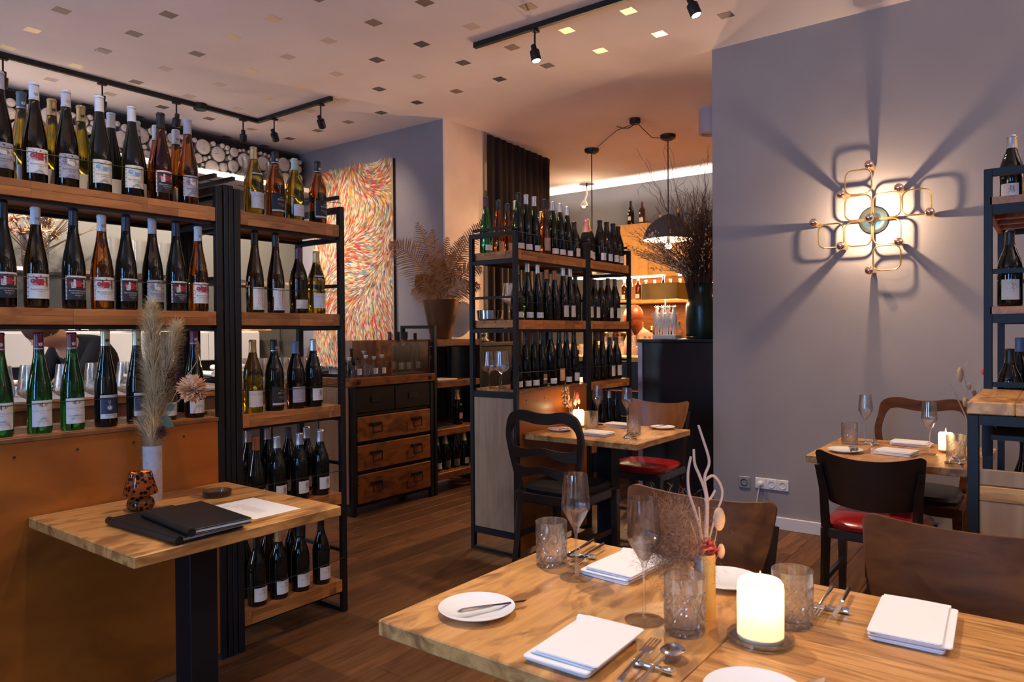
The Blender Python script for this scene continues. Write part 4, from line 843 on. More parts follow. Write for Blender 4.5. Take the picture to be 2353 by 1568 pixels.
def spoon(x, y, rz, label, z=TZ, L_=.19, tilt=0):
    m_ = MB(); m_.tube([(-L_/2, 0, .004), (-L_/2+.02, 0, .004), (0, 0, .007), (L_/2-.05, 0, .005)], [.0045, .0042, .0026, .0026], 8)
    m_.sphere((L_/2-.026, 0, .006), .022, 16, sx=1.25, sz=.28)
    o = m_.build('dessert_spoon', M['steel'], None, True, (x, y, z), (0, tilt, rz)); return tag(o, label, 'spoon')
def fork(x, y, rz, label, z=TZ, L_=.19, tilt=0):
    m_ = MB(); m_.tube([(-L_/2, 0, .004), (-L_/2+.02, 0, .004), (0, 0, .007), (L_/2-.065, 0, .005)], [.0045, .0042, .0026, .0026], 8)
    m_.cbox(L_/2-.067, -.011, .003, L_/2-.04, .011, .0055, .001)
    for k in range(4): m_.box(L_/2-.041, -.011+.0062*k, .003, L_/2, -.0078+.0062*k, .005)
    o = m_.build('table_fork', M['steel'], None, True, (x, y, z), (0, tilt, rz)); return tag(o, label, 'fork')
def rest(x, y, rz, label, z=TZ, L_=.075):
    m_ = MB().tube([(-L_/2, 0, .0065), (-L_/2+.014, 0, .0065), (-L_/2+.02, 0, .0065), (L_/2-.02, 0, .0065), (L_/2-.014, 0, .0065), (L_/2, 0, .0065)], [.0065, .0065, .0045, .0045, .0065, .0065], 10)
    return tag(m_.build('cutlery_rest', M['chrome'], None, True, (x, y, z), (0, 0, rz)), label, 'cutlery rest')
def candle(x, y, label, r, h, z=TZ, power=6, dish=True):
    t = thing('pillar_candle', label, 'candle', (x, y, z), 0)
    wd = h*.90
    pr = [(0, .006), (r*.97, .006), (r, .012), (r, h*.86), (r*.97, h*.95), (r*.88, h), (r*.84, h-.002)]
    MB().lathe(pr, 36).build('wax_body', M['waxt'], t, True)
    MB().lathe([(r*.985, h-wd+.004), (r*.8, h-wd), (0, h-wd)], 36).build('wax_pool', M['wax'], t, True)
    MB().tube([(0, 0, h-wd), (.001, 0, h*.80)], .0012, 6).build('wick', M['canvasdark'], t)
    MB().lathe([(0, h*.79), (.0045, h*.84), (.0055, h*.89), (.0035, h*.98), (0, h*.79+.042)], 12).build('flame', M['flame'], t, True)
    if dish: MB().lathe([(0, 0), (r+.016, 0), (r+.020, .006), (r+.019, .012), (r+.015, .013), (r+.014, .006), (0, .005)], 40).build('glass_saucer', M['smoke'] if dish == 2 else M['glass'], t, True)
    light('candle_light', 'POINT', (x, y, z+h*.93), power, (1, .68, .36), shadow_soft_size=.008)
    return t
# front tables
plate(1.172, .985, 'white side plate holding a butter knife, left end of the front table')
knife(1.192, .955, R(-23), 'butter knife lying across the leftmost white plate', z=TZ+.013, tilt=R(3))
napkin(1.152, .711, R(2), 'folded white napkin nearest the camera, front centre'); napkin(1.603, .864, R(-3), 'folded white napkin behind the foremost angular wine glass, front table')
napkin(1.625, .233, R(3), 'folded white napkin on the right part of the front table', .225, .132)
stem_glass(1.484, .932, 'angular wine glass beside the leftmost cut-glass tumbler, front table'); stem_glass(1.345, .680, 'angular wine glass beside the yellow vase, front table')
tumbler(1.530, 1.035, 'cut-glass tumbler farthest left on the front table'); tumbler(1.340, .590, 'cut-glass tumbler left of the big candle', rz=.3); tumbler(1.500, .428, 'cut-glass tumbler right of the big candle', rz=.6)
plate(1.655, .625, 'white side plate behind the yellow vase'); knife(1.70, .69, R(30), 'knife resting on the plate behind the yellow vase', z=TZ+.013, tilt=R(3))
plate(1.160, .390, 'white side plate cut off by the bottom edge of the photo'); knife(1.20, .345, R(-25), 'dark-handled knife on the plate at the bottom edge', z=TZ+.013, tilt=R(3))
candle(1.385, .455, 'large lit white pillar candle on a glass saucer, front right', .043, .118, power=1.1, dish=1)
rest(1.152, .567, R(-86), 'chrome cutlery rest under the spoon, front table'); spoon(1.140, .556, R(2), 'spoon with shiny bowl on the nearest cutlery rest', z=TZ+.010, L_=.205); fork(1.152, .594, R(7), 'fork beside the shiny spoon on the nearest cutlery rest', z=TZ+.010)
rest(1.620, 1.000, R(-78), 'chrome cutlery rest behind the leftmost tumbler'); knife(1.645, 1.025, R(186), 'knife on the rest behind the leftmost tumbler', z=TZ+.011, L_=.20); fork(1.625, .980, R(187), 'fork on the rest behind the leftmost tumbler', z=TZ+.011)
rest(1.618, .385, R(-84), 'chrome cutlery rest right of the big candle'); fork(1.632, .402, R(183), 'fork on the rest right of the big candle', z=TZ+.011); knife(1.650, .368, R(184), 'knife on the rest right of the big candle', z=TZ+.011, L_=.20)
# bud vase
v = thing('bud_vase', 'slim yellow and grey bud vase with dried flowers on the front table', 'vase', (1.432, .585, TZ))
vb = MB(); vb.lathe([(0, 0), (.0175, 0), (.018, .004), (.018, .132), (.0165, .134), (.0150, .131), (.0145, .01), (0, .009)], 28)
me = vb.mesh('vase_body', [M['yellowglaze'], M['greyglaze']], True)
for p in me.polygons:
    if p.center.y > .002 and p.center.z < .2: p.material_index = 1
link('vase_body', me, v, scale=(1.2, 1.2, 1))
def stems(parent, base, specs, name, mt, rr=.0016, seed=1, wob=.012):
    q = random.Random(seed)
    for (dx, dy, h) in specs:
        pts = []; a, b = q.uniform(0, 6), q.uniform(0, 6)
        for i in range(8):
            s = i/7; pts.append((base[0]+dx*s**1.3+wob*math.sin(a+s*6)*s, base[1]+dy*s**1.3+wob*math.cos(b+s*5)*s, base[2]+h*s))
        MB().tube(pts, [rr*(1.1-.5*i/7) for i in range(8)], 6).build(name, M[mt], parent, True)
Rv = Vector((.6, -.8, 0))
fl = thing('dried_bouquet', 'dried grasses, pale twigs and a coral flower in the yellow bud vase', 'flowers', (1.432, .585, TZ+.10))
def rdir(a, b=0): return (Rv*a+Vector((.8, .6, 0))*b)   # a: to the right, b: away from the camera
def tw(path, rad, name, mt, par):
    pts = [tuple(rdir(a, b)+Vector((0, 0, z))) for a, b, z in path]
    # smooth by catmull
    out = []
    for i in range(len(pts)-1):
        p0, p1, p2, p3 = (Vector(pts[max(i-1, 0)]), Vector(pts[i]), Vector(pts[i+1]), Vector(pts[min(i+2, len(pts)-1)]))
        for k in range(5):
            t_ = k/5; out.append(.5*((2*p1)+(-p0+p2)*t_+(2*p0-5*p1+4*p2-p3)*t_*t_+(-p0+3*p1-3*p2+p3)*t_**3))
    out.append(Vector(pts[-1])); n = len(out)
    MB().tube(out, [rad*(1.15-.45*i/n) for i in range(n)], 8).build(name, M[mt], par, True)
tw([(.0, 0, -.08), (-.006, 0, .06), (-.02, 0, .12), (-.032, 0, .16), (-.034, 0, .20), (-.028, 0, .235)], .0034, 'bleached_twig', 'pinkstem', fl)
tw([(.002, 0, -.08), (.0, 0, .05), (.004, 0, .12), (.002, 0, .16), (-.010, 0, .195), (-.020, 0, .22), (-.022, 0, .25)], .0036, 'bleached_twig', 'pinkstem', fl)
tw([(.004, 0, -.08), (.004, 0, .05), (.006, 0, .14), (.0, 0, .19), (.010, 0, .225), (-.004, 0, .275), (-.012, 0, .30)], .0032, 'bleached_twig', 'pinkstem', fl)
tw([(.0, 0, .185), (.018, 0, .195), (.034, 0, .175), (.036, 0, .15), (.022, 0, .11), (.006, 0, .05)], .0026, 'bleached_twig', 'pinkstem', fl)
tw([(.0, 0, .145), (.012, .0, .148), (.022, 0, .165)], .003, 'bleached_twig', 'pinkstem', fl)
for s_ in ((-.03, 0, .10), (-.012, 0, .13)): tw([(0, 0, -.06), (s_[0]*.5, 0, .05), s_], .0022, 'dry_stem', 'straw', fl)
def fluff(name, mt, par, cen, size, n, seed, ln=.02, up=(0, 0, 1), bias=.3, w=.0006):
    q = random.Random(seed); m_ = MB()
    for _ in range(n):
        p = Vector((q.gauss(0, 1)*size[0], q.gauss(0, 1)*size[1], q.gauss(0, 1)*size[2]))*.5
        d = (Vector((q.gauss(0, 1), q.gauss(0, 1), q.gauss(0, 1))).normalized()+Vector(up)*bias+p.normalized()*.6).normalized()*ln*q.uniform(.5, 1.2)
        s = d.cross(Vector((q.random()-.5, q.random()-.5, q.random()-.5))).normalized()*w; c = Vector(cen)+p
        m_.add([c-s, c+s, c+d*.6+s*.8, c+d], [(0, 1, 2, 3)])
    return stuff(m_.build(name, M[mt], par))
c_ = rdir(-.062, .01); fluff('feathery_seed_head', 'tan', fl, (c_.x, c_.y, .055), (.058, .058, .07), 11000, 3, .022, w=.0003)
tw([(0, 0, -.06), (-.02, 0, .0), (-.05, .01, .04)], .0012, 'dry_stem', 'straw', fl)
for a, z, s, mt in ((.030, .105, .030, 'pinkstem'), (.034, .038, .019, 'pinkstem')):
    c = rdir(a, 0); MB().sphere((c.x, c.y, z), s*.55, 12, sz=1.5, sx=.75, sy=.75).build('bunny_tail', mat('pale_bunny_tail', (.62, .38, .22), .9), fl, True, rot=(0, 0, 0))
    tw([(0, 0, -.06), (a*.6, 0, z*.4), (a, 0, z)], .0009, 'dry_stem', 'straw', fl)
cf = MB(); q = random.Random(5)
for i in range(16):
    a = q.uniform(0, 6.28); e = q.uniform(.2, 1.3); d = Vector((math.cos(a)*math.sin(e), math.sin(a)*math.sin(e), math.cos(e))); s = d.cross(Vector((0, 0, 1))).normalized()*.016; u = s.cross(d)*.25
    b_ = Vector((.002, -.002, .034)); cf.add([b_, b_+d*.018+s, b_+d*.034+u, b_+d*.018-s], [(0, 1, 2, 3)])
cf.build('coral_flower', M['coral'], fl)
# small table: menus, paper, dish, lamp, vase
def menu(x, y, rz, z, label, w=.225, d=.33, lift=0):
    t = thing('menu_folder', label, 'menu', (x, y, z), rz)
    t.rotation_euler = (0, lift, rz)
    MB().cbox(-w/2+.004, -d/2+.005, .004, w/2-.006, d/2-.005, .0125, .001).build('pages', M['paper'], t)
    m_ = MB(); m_.cbox(-w/2, -d/2, 0, w/2, d/2, .0035, .0012); m_.cbox(-w/2, -d/2, .0132, w/2, d/2, .0168, .0012); m_.build('cover', M['leather'], t)
    MB().tube([(-w/2+.002, -d/2, .009), (-w/2+.002, d/2, .009)], .0125, 10).build('spine', M['leather'], t, True)
menu(1.150, 2.185, R(2), TZ+.004, 'black menu folder lying underneath on the small left table', .21, .40)
menu(1.190, 2.13, R(-5), TZ+.0215, 'black menu folder lying on top of the other one', .185, .335)
pp = thing('printed_menu', 'white printed menu sheet beside the black folders', 'paper', (1.430, 2.195, TZ+.0008))
MB().box(-.09, -.14, 0, .09, .14, .0006).build('sheet', M['paper'], pp)
p_ = Pr(); q = random.Random(8); p_.text('MENU', -.04, .10, .010, 'g')
for i in range(13):
    w_ = q.uniform(.03, .06); p_.line([(-.045-w_/2+.03, .082-.013*i), (-.045+w_/2+.03, .082-.013*i)], .0007, 'g')
me = p_.mesh('print', None, .0002); o = link('print', me, pp, (0, 0, .0007), (R(-90), 0, R(-90)))
o.rotation_euler = (R(-90), 0, 0)
gd = MB().lathe([(0, 0), (.046, 0), (.050, .004), (.052, .020), (.050, .0215), (.0475, .019), (.045, .007), (0, .006)], 40).build('glass_dish', M['smoke'], None, True, (1.462, 2.475, TZ)); tag(gd, 'round grey glass dish behind the paper menu', 'dish')
lp = thing('tealight_lamp', 'tortoiseshell glass tealight lamp with speckled shade', 'lamp', (1.196, 2.50, TZ))
MB().lathe([(0, 0), (.026, 0), (.034, .006), (.038, .018), (.034, .034), (.022, .046), (.020, .050), (.018, .048), (.030, .030), (.034, .018), (.030, .008), (0, .004)], 32).build('lamp_base', M['tort'], lp, True, (0, 0, 0)).scale = (1.18, 1.18, 1)
MB().lathe([(.021, .050), (.044, .052), (.046, .058), (.030, .124), (.0285, .127), (.027, .124), (.042, .060), (.020, .053)], 36).build('lamp_shade', M['tort'], lp, True).scale = (1.18, 1.18, 1.02)
MB().lathe([(0, .045), (.013, .045), (.013, .060), (0, .060)], 16).build('tealight', M['waxt'], lp)
MB().lathe([(0, .060), (.003, .064), (.0035, .070), (0, .084)], 8).build('flame', M['flame'], lp, True)
light('tealight_glow', 'POINT', (1.196, 2.50, TZ+.078), .6, (1, .62, .25), shadow_soft_size=.006)
vs_ = thing('cylinder_vase', 'tall speckled white ceramic cylinder vase against the plywood panel', 'vase', (1.290, 2.605, TZ))
MB().lathe([(0, 0), (.030, 0), (.0315, .002), (.0315, .196), (.029, .1975), (.027, .195), (.027, .01), (0, .01)], 36).build('vase_body', M['ceramic'], vs_, True)
bq = thing('pampas_bouquet', 'pampas grass, burgundy sprigs and a big peach dahlia in the white cylinder vase', 'flowers', (1.290, 2.605, TZ+.17))
def plume(path, wid, n, seed, name='pampas_plume', mt='pampast', ln=.06):
    q = random.Random(seed); m_ = MB(); P_ = [rdir(a, b)+Vector((0, 0, z)) for a, b, z in path]
    def at(s): 
        k = s*(len(P_)-1); i = min(int(k), len(P_)-2); return P_[i].lerp(P_[i+1], k-i), (P_[i+1]-P_[i]).normalized()
    for _ in range(n):
        s = q.random()**.9; c, t_ = at(s); w = wid*math.sin(PI*(.12+.80*s))**.8
        side = Vector((q.gauss(0, 1), q.gauss(0, 1), q.gauss(0, .6))); side -= t_*side.dot(t_); side.normalize()
        l = ln*q.uniform(.5, 1.3)*(.5+w/wid*.7); pts = [c+side*.002, c+side*w*.35+t_*l*.45, c+side*w*.8+t_*l*.85, c+side*w*1.15+t_*l*.95-Vector((0, 0, l*.1*q.random()))]
        b = side.cross(t_).normalized()*.0006
        for i in range(3): m_.add([pts[i]-b, pts[i]+b, pts[i+1]+b*.6, pts[i+1]-b*.6], [(0, 1, 2, 3)])
    m_.tube(P_, .0016, 5); return stuff(m_.build(name, M[mt], bq))
plume([(0, 0, -.12), (.0, 0, .06), (.012, 0, .20), (.008, 0, .36), (.005, 0, .50)], .060, 5200, 1, ln=.085)
plume([(0, 0, -.12), (.004, .01, .05), (.035, .01, .20), (.055, .01, .33), (.085, 0, .43)], .052, 2600, 2, ln=.08)
plume([(0, 0, -.12), (-.004, .0, .03), (-.018, .0, .06), (-.03, 0, .10)], .030, 260, 3, ln=.07)
def blob(a, b, z, sz, n, seed, mt, nm): c = rdir(a, b); return fluff(nm, mt, bq, (c.x, c.y, z), sz, n, seed, .016)
blob(.045, 0, .20, (.026, .026, .035), 900, 4, 'tan', 'tan_seed_head'); blob(.018, .0, .13, (.018, .018, .04), 700, 5, 'tan', 'tan_seed_head'); blob(.070, 0, .285, (.028, .02, .03), 800, 6, 'burg', 'burgundy_sprig'); blob(.052, .005, .245, (.02, .02, .03), 700, 7, 'burg', 'burgundy_sprig'); blob(.036, -.005, .075, (.014, .014, .018), 500, 8, 'burg', 'burgundy_sprig'); blob(.105, .0, .262, (.012, .010, .010), 400, 18, 'burg', 'burgundy_flower')
tw([(0, 0, -.12), (.02, 0, .04), (.05, 0, .14), (.10, 0, .19), (.150, -.01, .235)], .0016, 'dahlia_stem', 'straw', bq); tw([(0, 0, -.12), (.01, 0, .05), (.036, 0, .075)], .0014, 'dry_stem', 'straw', bq)
tw([(0, 0, -.12), (.03, 0, .08), (.09, 0, .22), (.165, 0, .33), (.17, 0, .385)], .0015, 'dry_stem', 'straw', bq)
c = rdir(.168, 0); fluff('rust_seed_spike', 'tan', bq, (c.x, c.y, .365), (.006, .006, .032), 700, 9, .008)
lf = MB(); 
for (a, z, s, t_) in ((.055, .115, .034, -.6), (.075, .165, .02, .5), (.050, .20, .02, 2.2)):
    c = rdir(a, -.01); d = rdir(math.cos(t_), 0)+Vector((0, 0, math.sin(t_))); n_ = rdir(-math.sin(t_), 0)+Vector((0, 0, math.cos(t_))); c = Vector((c.x, c.y, z))
    lf.add([c-d*s, c-d*s*.3+n_*s*.6, c+d*s*.5+n_*s*.5, c+d*s, c+d*s*.4-n_*s*.5, c-d*s*.4-n_*s*.55], [tuple(range(6))])
lf.build('grey_green_leaf', M['leaf'], bq)
# dahlia: individual petals
dc = rdir(.155, -.015)+Vector((0, 0, .232)); dh = link('dahlia_head', MB().sphere((0, 0, 0), .013, 10).mesh('dahlia_core', M['dahlia'], True), bq, tuple(dc))
dh['label'] = 'peach dahlia head'
pm = MB(); pm.add([(0, -.0015, 0), (.016, -.010, .002), (.032, -.0105, .005), (.047, 0, .004), (.032, .0105, .005), (.016, .010, .002), (0, .0015, 0), (.018, 0, -.002), (.034, 0, .0)], [(0, 1, 7, 6), (6, 7, 5), (1, 2, 8, 7), (7, 8, 4, 5), (2, 3, 8), (8, 3, 4)])
pmesh = pm.mesh('petal', M['dahlia'], True); q = random.Random(6)
fwd = -(Vector((1.35, 2.6, 0))).normalized()
for i in range(175):
    th = math.acos(1-1.45*(i+.5)/175); ph = i*2.39996
    d = Vector((math.sin(th)*math.cos(ph), math.sin(th)*math.sin(ph), math.cos(th)))
    rot = Vector((0, 0, 1)).rotation_difference(fwd); d = rot @ d
    e = d.to_track_quat('X', 'Z').to_euler(); s = (.62+.42*math.sin(th))*q.uniform(.85, 1.1); e = (d+Vector((q.gauss(0, .12), q.gauss(0, .12), q.gauss(0, .12)))).to_track_quat('X', 'Z').to_euler()
    link('petal', pmesh, dh, tuple(d*.006), e, (s, s, s))
# ---------------------------------------------------------------- laid tables further back
candle(3.86, 2.40, 'lit pillar candle against the orange plywood, middle table', .035, .108, power=1.5, dish=False)
tumbler(3.79, 2.265, 'cut-glass tumbler beside the candle on the middle table'); tumbler(3.745, 1.955, 'cut-glass tumbler at the near corner of the middle table')
stem_glass(4.03, 2.36, 'angular wine glass standing nearer the candle, middle table'); stem_glass(3.965, 2.115, 'angular wine glass nearer the orange-backed chair, middle table')
napkin(3.62, 2.125, R(85), 'folded white napkin at the near edge of the middle table', .17, .125); napkin(4.02, 2.195, R(85), 'folded white napkin behind the near tumbler, middle table', .17, .11)
plate(4.075, 1.90+.03, 'white side plate at the right end of the middle table', .075); knife(4.05, 1.945, R(160), 'knife on the plate at the right end of the middle table', z=TZ+.013, tilt=R(3))
plate(3.645, 2.40, 'white side plate behind the hoop-backed chair', .075); knife(3.655, 2.37, R(10), 'knife on the plate behind the hoop-backed chair', z=TZ+.013, tilt=R(3))
rest(3.60, 1.90, R(-80), 'chrome cutlery rest at the near corner of the middle table'); spoon(3.62, 1.895, R(20), 'spoon at the near corner of the middle table', z=TZ+.010); fork(3.615, 1.93, R(15), 'fork at the near corner of the middle table', z=TZ+.010)
f2 = thing('dried_posy', 'small posy of dried leaves with a red bloom behind the middle candle', 'flowers', (3.90, 2.475, TZ))
MB().lathe([(0, 0), (.016, 0), (.017, .09), (.014, .092), (.013, .01), (0, .01)], 16).build('posy_vase', M['greyglaze'], f2, True)
bq = f2
for (a, h, b) in ((-.05, .21, 0), (-.02, .24, .01), (.02, .22, 0), (.05, .19, .01), (.0, .17, 0)): tw([(0, 0, .02), (a*.3, b, h*.5), (a, b, h)], .0014, 'dry_stem', 'straw', f2)
q = random.Random(3); lm = MB()
for _ in range(60):
    a = q.uniform(-.075, -.015); z = q.uniform(.12, .245); c = rdir(a+(z-.18)*-.1, q.uniform(-.012, .012)); c = Vector((c.x, c.y, z)); s = q.uniform(.006, .012)
    lm.sphere(c, s*.5, 6, sz=1.5)
stuff(lm.build('seed_pods', M['straw'], f2, True))
for (a, z, s, mt) in ((-.012, .135, .011, 'coral'), (.034, .185, .014, 'coral'), (.022, .15, .012, 'pinkstem'), (.045, .155, .010, 'pampas')):
    c = rdir(a); MB().sphere((c.x, c.y, z), s, 10, sz=2.0).build('dried_bloom', M[mt], f2, True)
# table by the sockets
plate(3.79, .83, 'white side plate at the left end of the table by the sockets'); spoon(3.80, .79, R(20), 'small spoon on the plate by the sockets', z=TZ+.014, L_=.13); knife(3.785, .805, R(14), 'knife on the plate by the sockets', z=TZ+.013, L_=.15, tilt=R(3))
tumbler(4.07, .87, 'cut-glass tumbler at the wall side of the table by the sockets'); tumbler(3.875, .375, 'cut-glass tumbler glowing in front of the far candle')
stem_glass(4.18, .815, 'angular wine glass farther from the camera, table by the sockets'); stem_glass(3.94, .49, 'angular wine glass nearer the rack, table by the sockets')
napkin(4.20, .60, R(85), 'folded napkin nearer the lavender wall, table by the sockets', .17, .12); napkin(3.85, .615, R(80), 'folded napkin nearer the camera, table by the sockets', .165, .125)
candle(4.06, .435, 'lit candle half hidden behind the glowing tumbler, far right table', .032, .095, power=1.5, dish=False)
rest(3.71, .365, R(-80), 'chrome cutlery rest beside the right rack'); spoon(3.735, .35, R(10), 'spoon beside the right rack', z=TZ+.010); knife(3.73, .385, R(8), 'knife beside the right rack', z=TZ+.010); rest(4.11, .77, R(80), 'cutlery rest behind the tumbler on the far right table'); fork(4.12, .765, R(5), 'fork behind the tumbler on the far right table', z=TZ+.010)
f3 = thing('dried_posy', 'dried grasses with a pink clover in a slim vase beside the right wine rack', 'flowers', (3.94, .318, TZ))
MB().lathe([(0, 0), (.018, 0), (.019, .15), (.017, .152), (.016, .01), (0, .01)], 16).build('posy_vase', M['pinkstem'], f3, True)
for (a, h) in ((-.10, .345), (-.07, .40), (-.045, .43), (-.03, .36), (.03, .36), (.055, .39), (-.085, .31)): tw([(0, 0, .02), (a*.2, 0, h*.5), (a, 0, h)], .0016, 'dry_stem', 'bud', f3)
for (a, z, s, sz_, mt) in ((.055, .40, .012, 1.5, 'coral'), (-.055, .385, .014, 2.6, 'straw'), (-.015, .33, .011, 1.5, 'pinkstem'), (.01, .30, .010, 1.5, 'tan'), (-.03, .26, .012, 1.9, 'straw')):
    c = rdir(a); MB().sphere((c.x, c.y, z), s, 10, sz=sz_).build('dried_bloom', M[mt], f3, True)
tw([(-.03, 0, .43), (-.02, 0, .44), (.0, 0, .445)], .0022, 'dry_stem', 'bud', f3)
# ---------------------------------------------------------------- sockets
def outlet(y, z, mt, w=.081, name='wall_socket', lab='', plug=False, lowp=False):
    t = thing(name, lab, 'socket', (4.892, y, z)); K = Matrix.Rotation(-PI/2, 4, 'Y')
    MB().cbox(-.010, -w/2, -w/2, 0, w/2, w/2, .003).build('cover_plate', M[mt], t)
    MB().lathe([(.022, 0), (.0235, .0025), (.020, .0025), (.019, -.006), (0, -.006)], 24, Matrix.Translation((-.011, 0, 0)) @ K).build('socket_well', M['trim'] if mt == 'plastic' else M['dsteel'], t, True)
    h = MB()
    for s in (-1, 1): h.lathe([(0, .002), (.0042, .002), (.0042, -.001)], 8, Matrix.Translation((-.0065, s*.009, 0)) @ K)
    h.build('pin_holes', M['canvasdark'], t)
    return t
outlet(1.712, .287, 'socketgrey', .078, lab='clear grey telephone socket left of the white sockets')
for k, yy in enumerate((1.600, 1.527, 1.454)):
    outlet(yy, .293, 'plastic', .0725, lab=('white wall socket with a plug in it', 'middle white wall socket of the row', 'rightmost white wall socket of the row')[k])
pg = thing('power_plug', 'white power plug with its cord in the left white socket', 'plug', (4.872, 1.600, .293)); K = Matrix.Rotation(-PI/2, 4, 'Y')
MB().lathe([(.0185, -.012), (.0185, .006), (.015, .018), (.012, .030), (0, .032)], 20, K).build('plug_body', M['plastic'], pg, True)
MB().tube([(-.020, 0, -.012), (-.022, .004, -.05), (-.018, .012, -.09), (-.012, .022, -.15), (-.010, .03, -.22), (-.012, .04, -.285)], .0035, 8).build('cord', M['plastic'], pg, True)
# ---------------------------------------------------------------- brass wall lamp
wlm = thing('brass_wall_lamp', 'brass wall lamp of rounded square loops with nine mirror-tipped bulbs', 'lamp', (4.892, .905, 1.995))
MB().lathe([(0, .026), (.062, .024), (.078, .016), (.082, 0)], 40, Matrix.Rotation(-PI/2, 4, 'Y')).build('back_plate', mat('brass_painted_teal_reflection', (.50, .68, .60), .3, 1), wlm, True)  # teal reflection is put into the plate's metal colour
MB().tube([(-.02, 0, 0), (-.055, 0, 0)], .014, 16).build('centre_stem', M['brass'], wlm, True)
S = .158; LX = -.046
def loop(cy, cz):
    rr = .042; h = S/2-.004; pts = []
    for (sy, sz, a0) in ((1, 1, 0), (-1, 1, 90), (-1, -1, 180), (1, -1, 270)):
        for k in range(7):
            a = R(a0+15*k); pts.append((LX, cy+sy*(h-rr)+rr*math.cos(a), cz+sz*(h-rr)+rr*math.sin(a)))
    MB().tube(pts, .0050, 8, closed=True).build('tube_loop', M['brass'], wlm, True)
for (i, j) in ((0, 0), (-1, 0), (0, -1), (-1, -1), (0, 1), (-2, 0), (1, -1), (-1, -2)): loop((i+.5)*S, (j+.5)*S)
sock = MB().lathe([(0, -.038), (.012, -.038), (.0165, -.030), (.0175, .066), (.0155, .068), (0, .068)], 20, Matrix.Rotation(-PI/2, 4, 'Y')).mesh('bulb_socket', M['brass'], True)
bk_ = MB().lathe([(.0255*math.cos(R(a)), .094+.0255*math.sin(R(a))) for a in range(-60, 11, 10)], 24, Matrix.Rotation(-PI/2, 4, 'Y'))
capm = MB().lathe([(.0262*math.cos(R(a)), .094+.0262*math.sin(R(a))) for a in range(8, 91, 8)]+[(0, .1202)], 24, Matrix.Rotation(-PI/2, 4, 'Y')).mesh('mirror_cap', M['chrome'], True)
goldcap = MB().lathe([(.0262*math.cos(R(a)), .094+.0262*math.sin(R(a))) for a in range(8, 91, 8)]+[(0, .1202)], 24, Matrix.Rotation(-PI/2, 4, 'Y')).mesh('mirror_cap', mat('rose_gold_mirror', (.90, .68, .56), .07, 1), True)
bmesh_off = bk_.mesh('bulb_glass', M['brass'], True); bmesh_on = bk_.mesh('lit_bulb_glass', M['bulbem'], True)
fil = MB().sphere((-.094, 0, 0), .007, 10).mesh('filament', M['bulbem'], True)
light('wall_lamp_light', 'POINT', (4.892+LX-.094, .905, 1.995), 29, (1, .68, .42), shadow_soft_size=.009)
for (a, b) in ((0, 2), (1, 1), (-1, 1), (-2, 0), (2, 0), (1, -1), (-1, -1), (0, -2), (0, 0)):
    s = link('bulb_socket', sock, wlm, (LX, a*S, b*S))
    link('bulb_glass', bmesh_off, s) if (a, b) != (0, 0) else link('filament', fil, s); link('mirror_cap', goldcap if (a, b) != (0, 0) else capm, s)
def add_fill_lamp(label, loc, rz, power):  # extra lamp copies out of view, added to brighten ceiling and room
    def cp(o, p):
        c = o.copy(); C.objects.link(c); c.parent = p
        for ch in o.children: cp(ch, c)
        return c
    r = cp(wlm, None); r.location = loc; r.rotation_euler = (0, 0, rz); r['label'] = label
    light('wall_lamp_light', 'POINT', Vector(loc)+Matrix.Rotation(rz, 3, 'Z') @ Vector((-.14, 0, 0)), power, (1, .70, .46), shadow_soft_size=.009)  # fill light of the added copy
add_fill_lamp('added brass fill lamp on the lavender wall nearer the windows, outside the frame', (4.892, -1.25, 1.995), 0, 45)
add_fill_lamp('added brass fill lamp on the wall behind the camera, outside the frame', (1.2, -2.2, 1.995), R(-90), 45)
for lb, (x, y), dr in (('added black fill uplighter nearer the windows, outside the frame', (4.892, -1.75), (-1, 0)), ('added black fill uplighter behind the camera, outside the frame', (2.6, -2.2), (0, 1)), ('added black fill uplighter between the street windows, outside the frame', (-2.6, 2.9), (1, 0))):  # invented uplighters out of view, added to brighten the ceiling
    t = thing('fill_uplighter', lb, 'lamp', (x, y, 2.15), math.atan2(dr[1], dr[0]))
    MB().lathe([(0, -.06), (.045, -.06), (.05, -.055), (.05, .06), (.047, .06), (.045, -.03), (0, -.03)], 24, Matrix.Translation((.075, 0, 0))).box(0, -.02, -.03, .03, .02, .03).build('housing', M['black'], t, True)
    MB().lathe([(0, .02), (.044, .02)], 20, Matrix.Translation((.075, 0, 0))).build('led_disc', M['led'], t)
    light('uplighter_fill_light', 'SPOT', (x+dr[0]*.075, y+dr[1]*.075, 2.20), 95, (1, .82, .72), (dr[0]*.35, dr[1]*.35, 1), spot_size=R(150), spot_blend=.6, shadow_soft_size=.04)
# ---------------------------------------------------------------- ceiling tracks and spots
tr1 = thing('track_rail', 'L-shaped black ceiling track over the left wine racks', 'track', (2.5, 5.8, CZ))
P2(tr1, MB().cbox(.2, 5.812, CZ-.036, 3.90, 5.846, CZ-.001, .002).build('rail', M['black'])); P2(tr1, MB().cbox(3.868, 4.79, CZ-.036, 3.902, 5.811, CZ-.001, .002).build('rail', M['black']))
P2(tr1, MB().lathe([(0, CZ-.05), (.05, CZ-.05), (.055, CZ-.04), (.055, CZ)], 24, Matrix.Translation((3.33, 5.83, 0))).build('feed_box', M['black']))
tr2 = thing('track_rail', 'straight black ceiling track above the middle of the room', 'track', (3.80, 2, CZ))
P2(tr2, MB().cbox(3.763, -1.2, CZ-.036, 3.797, 3.16, CZ-.001, .002).build('rail', M['black']))
tr3 = thing('track_rail', 'ceiling track above the front tables, out of the frame', 'track', (1.9, 1.0, CZ))
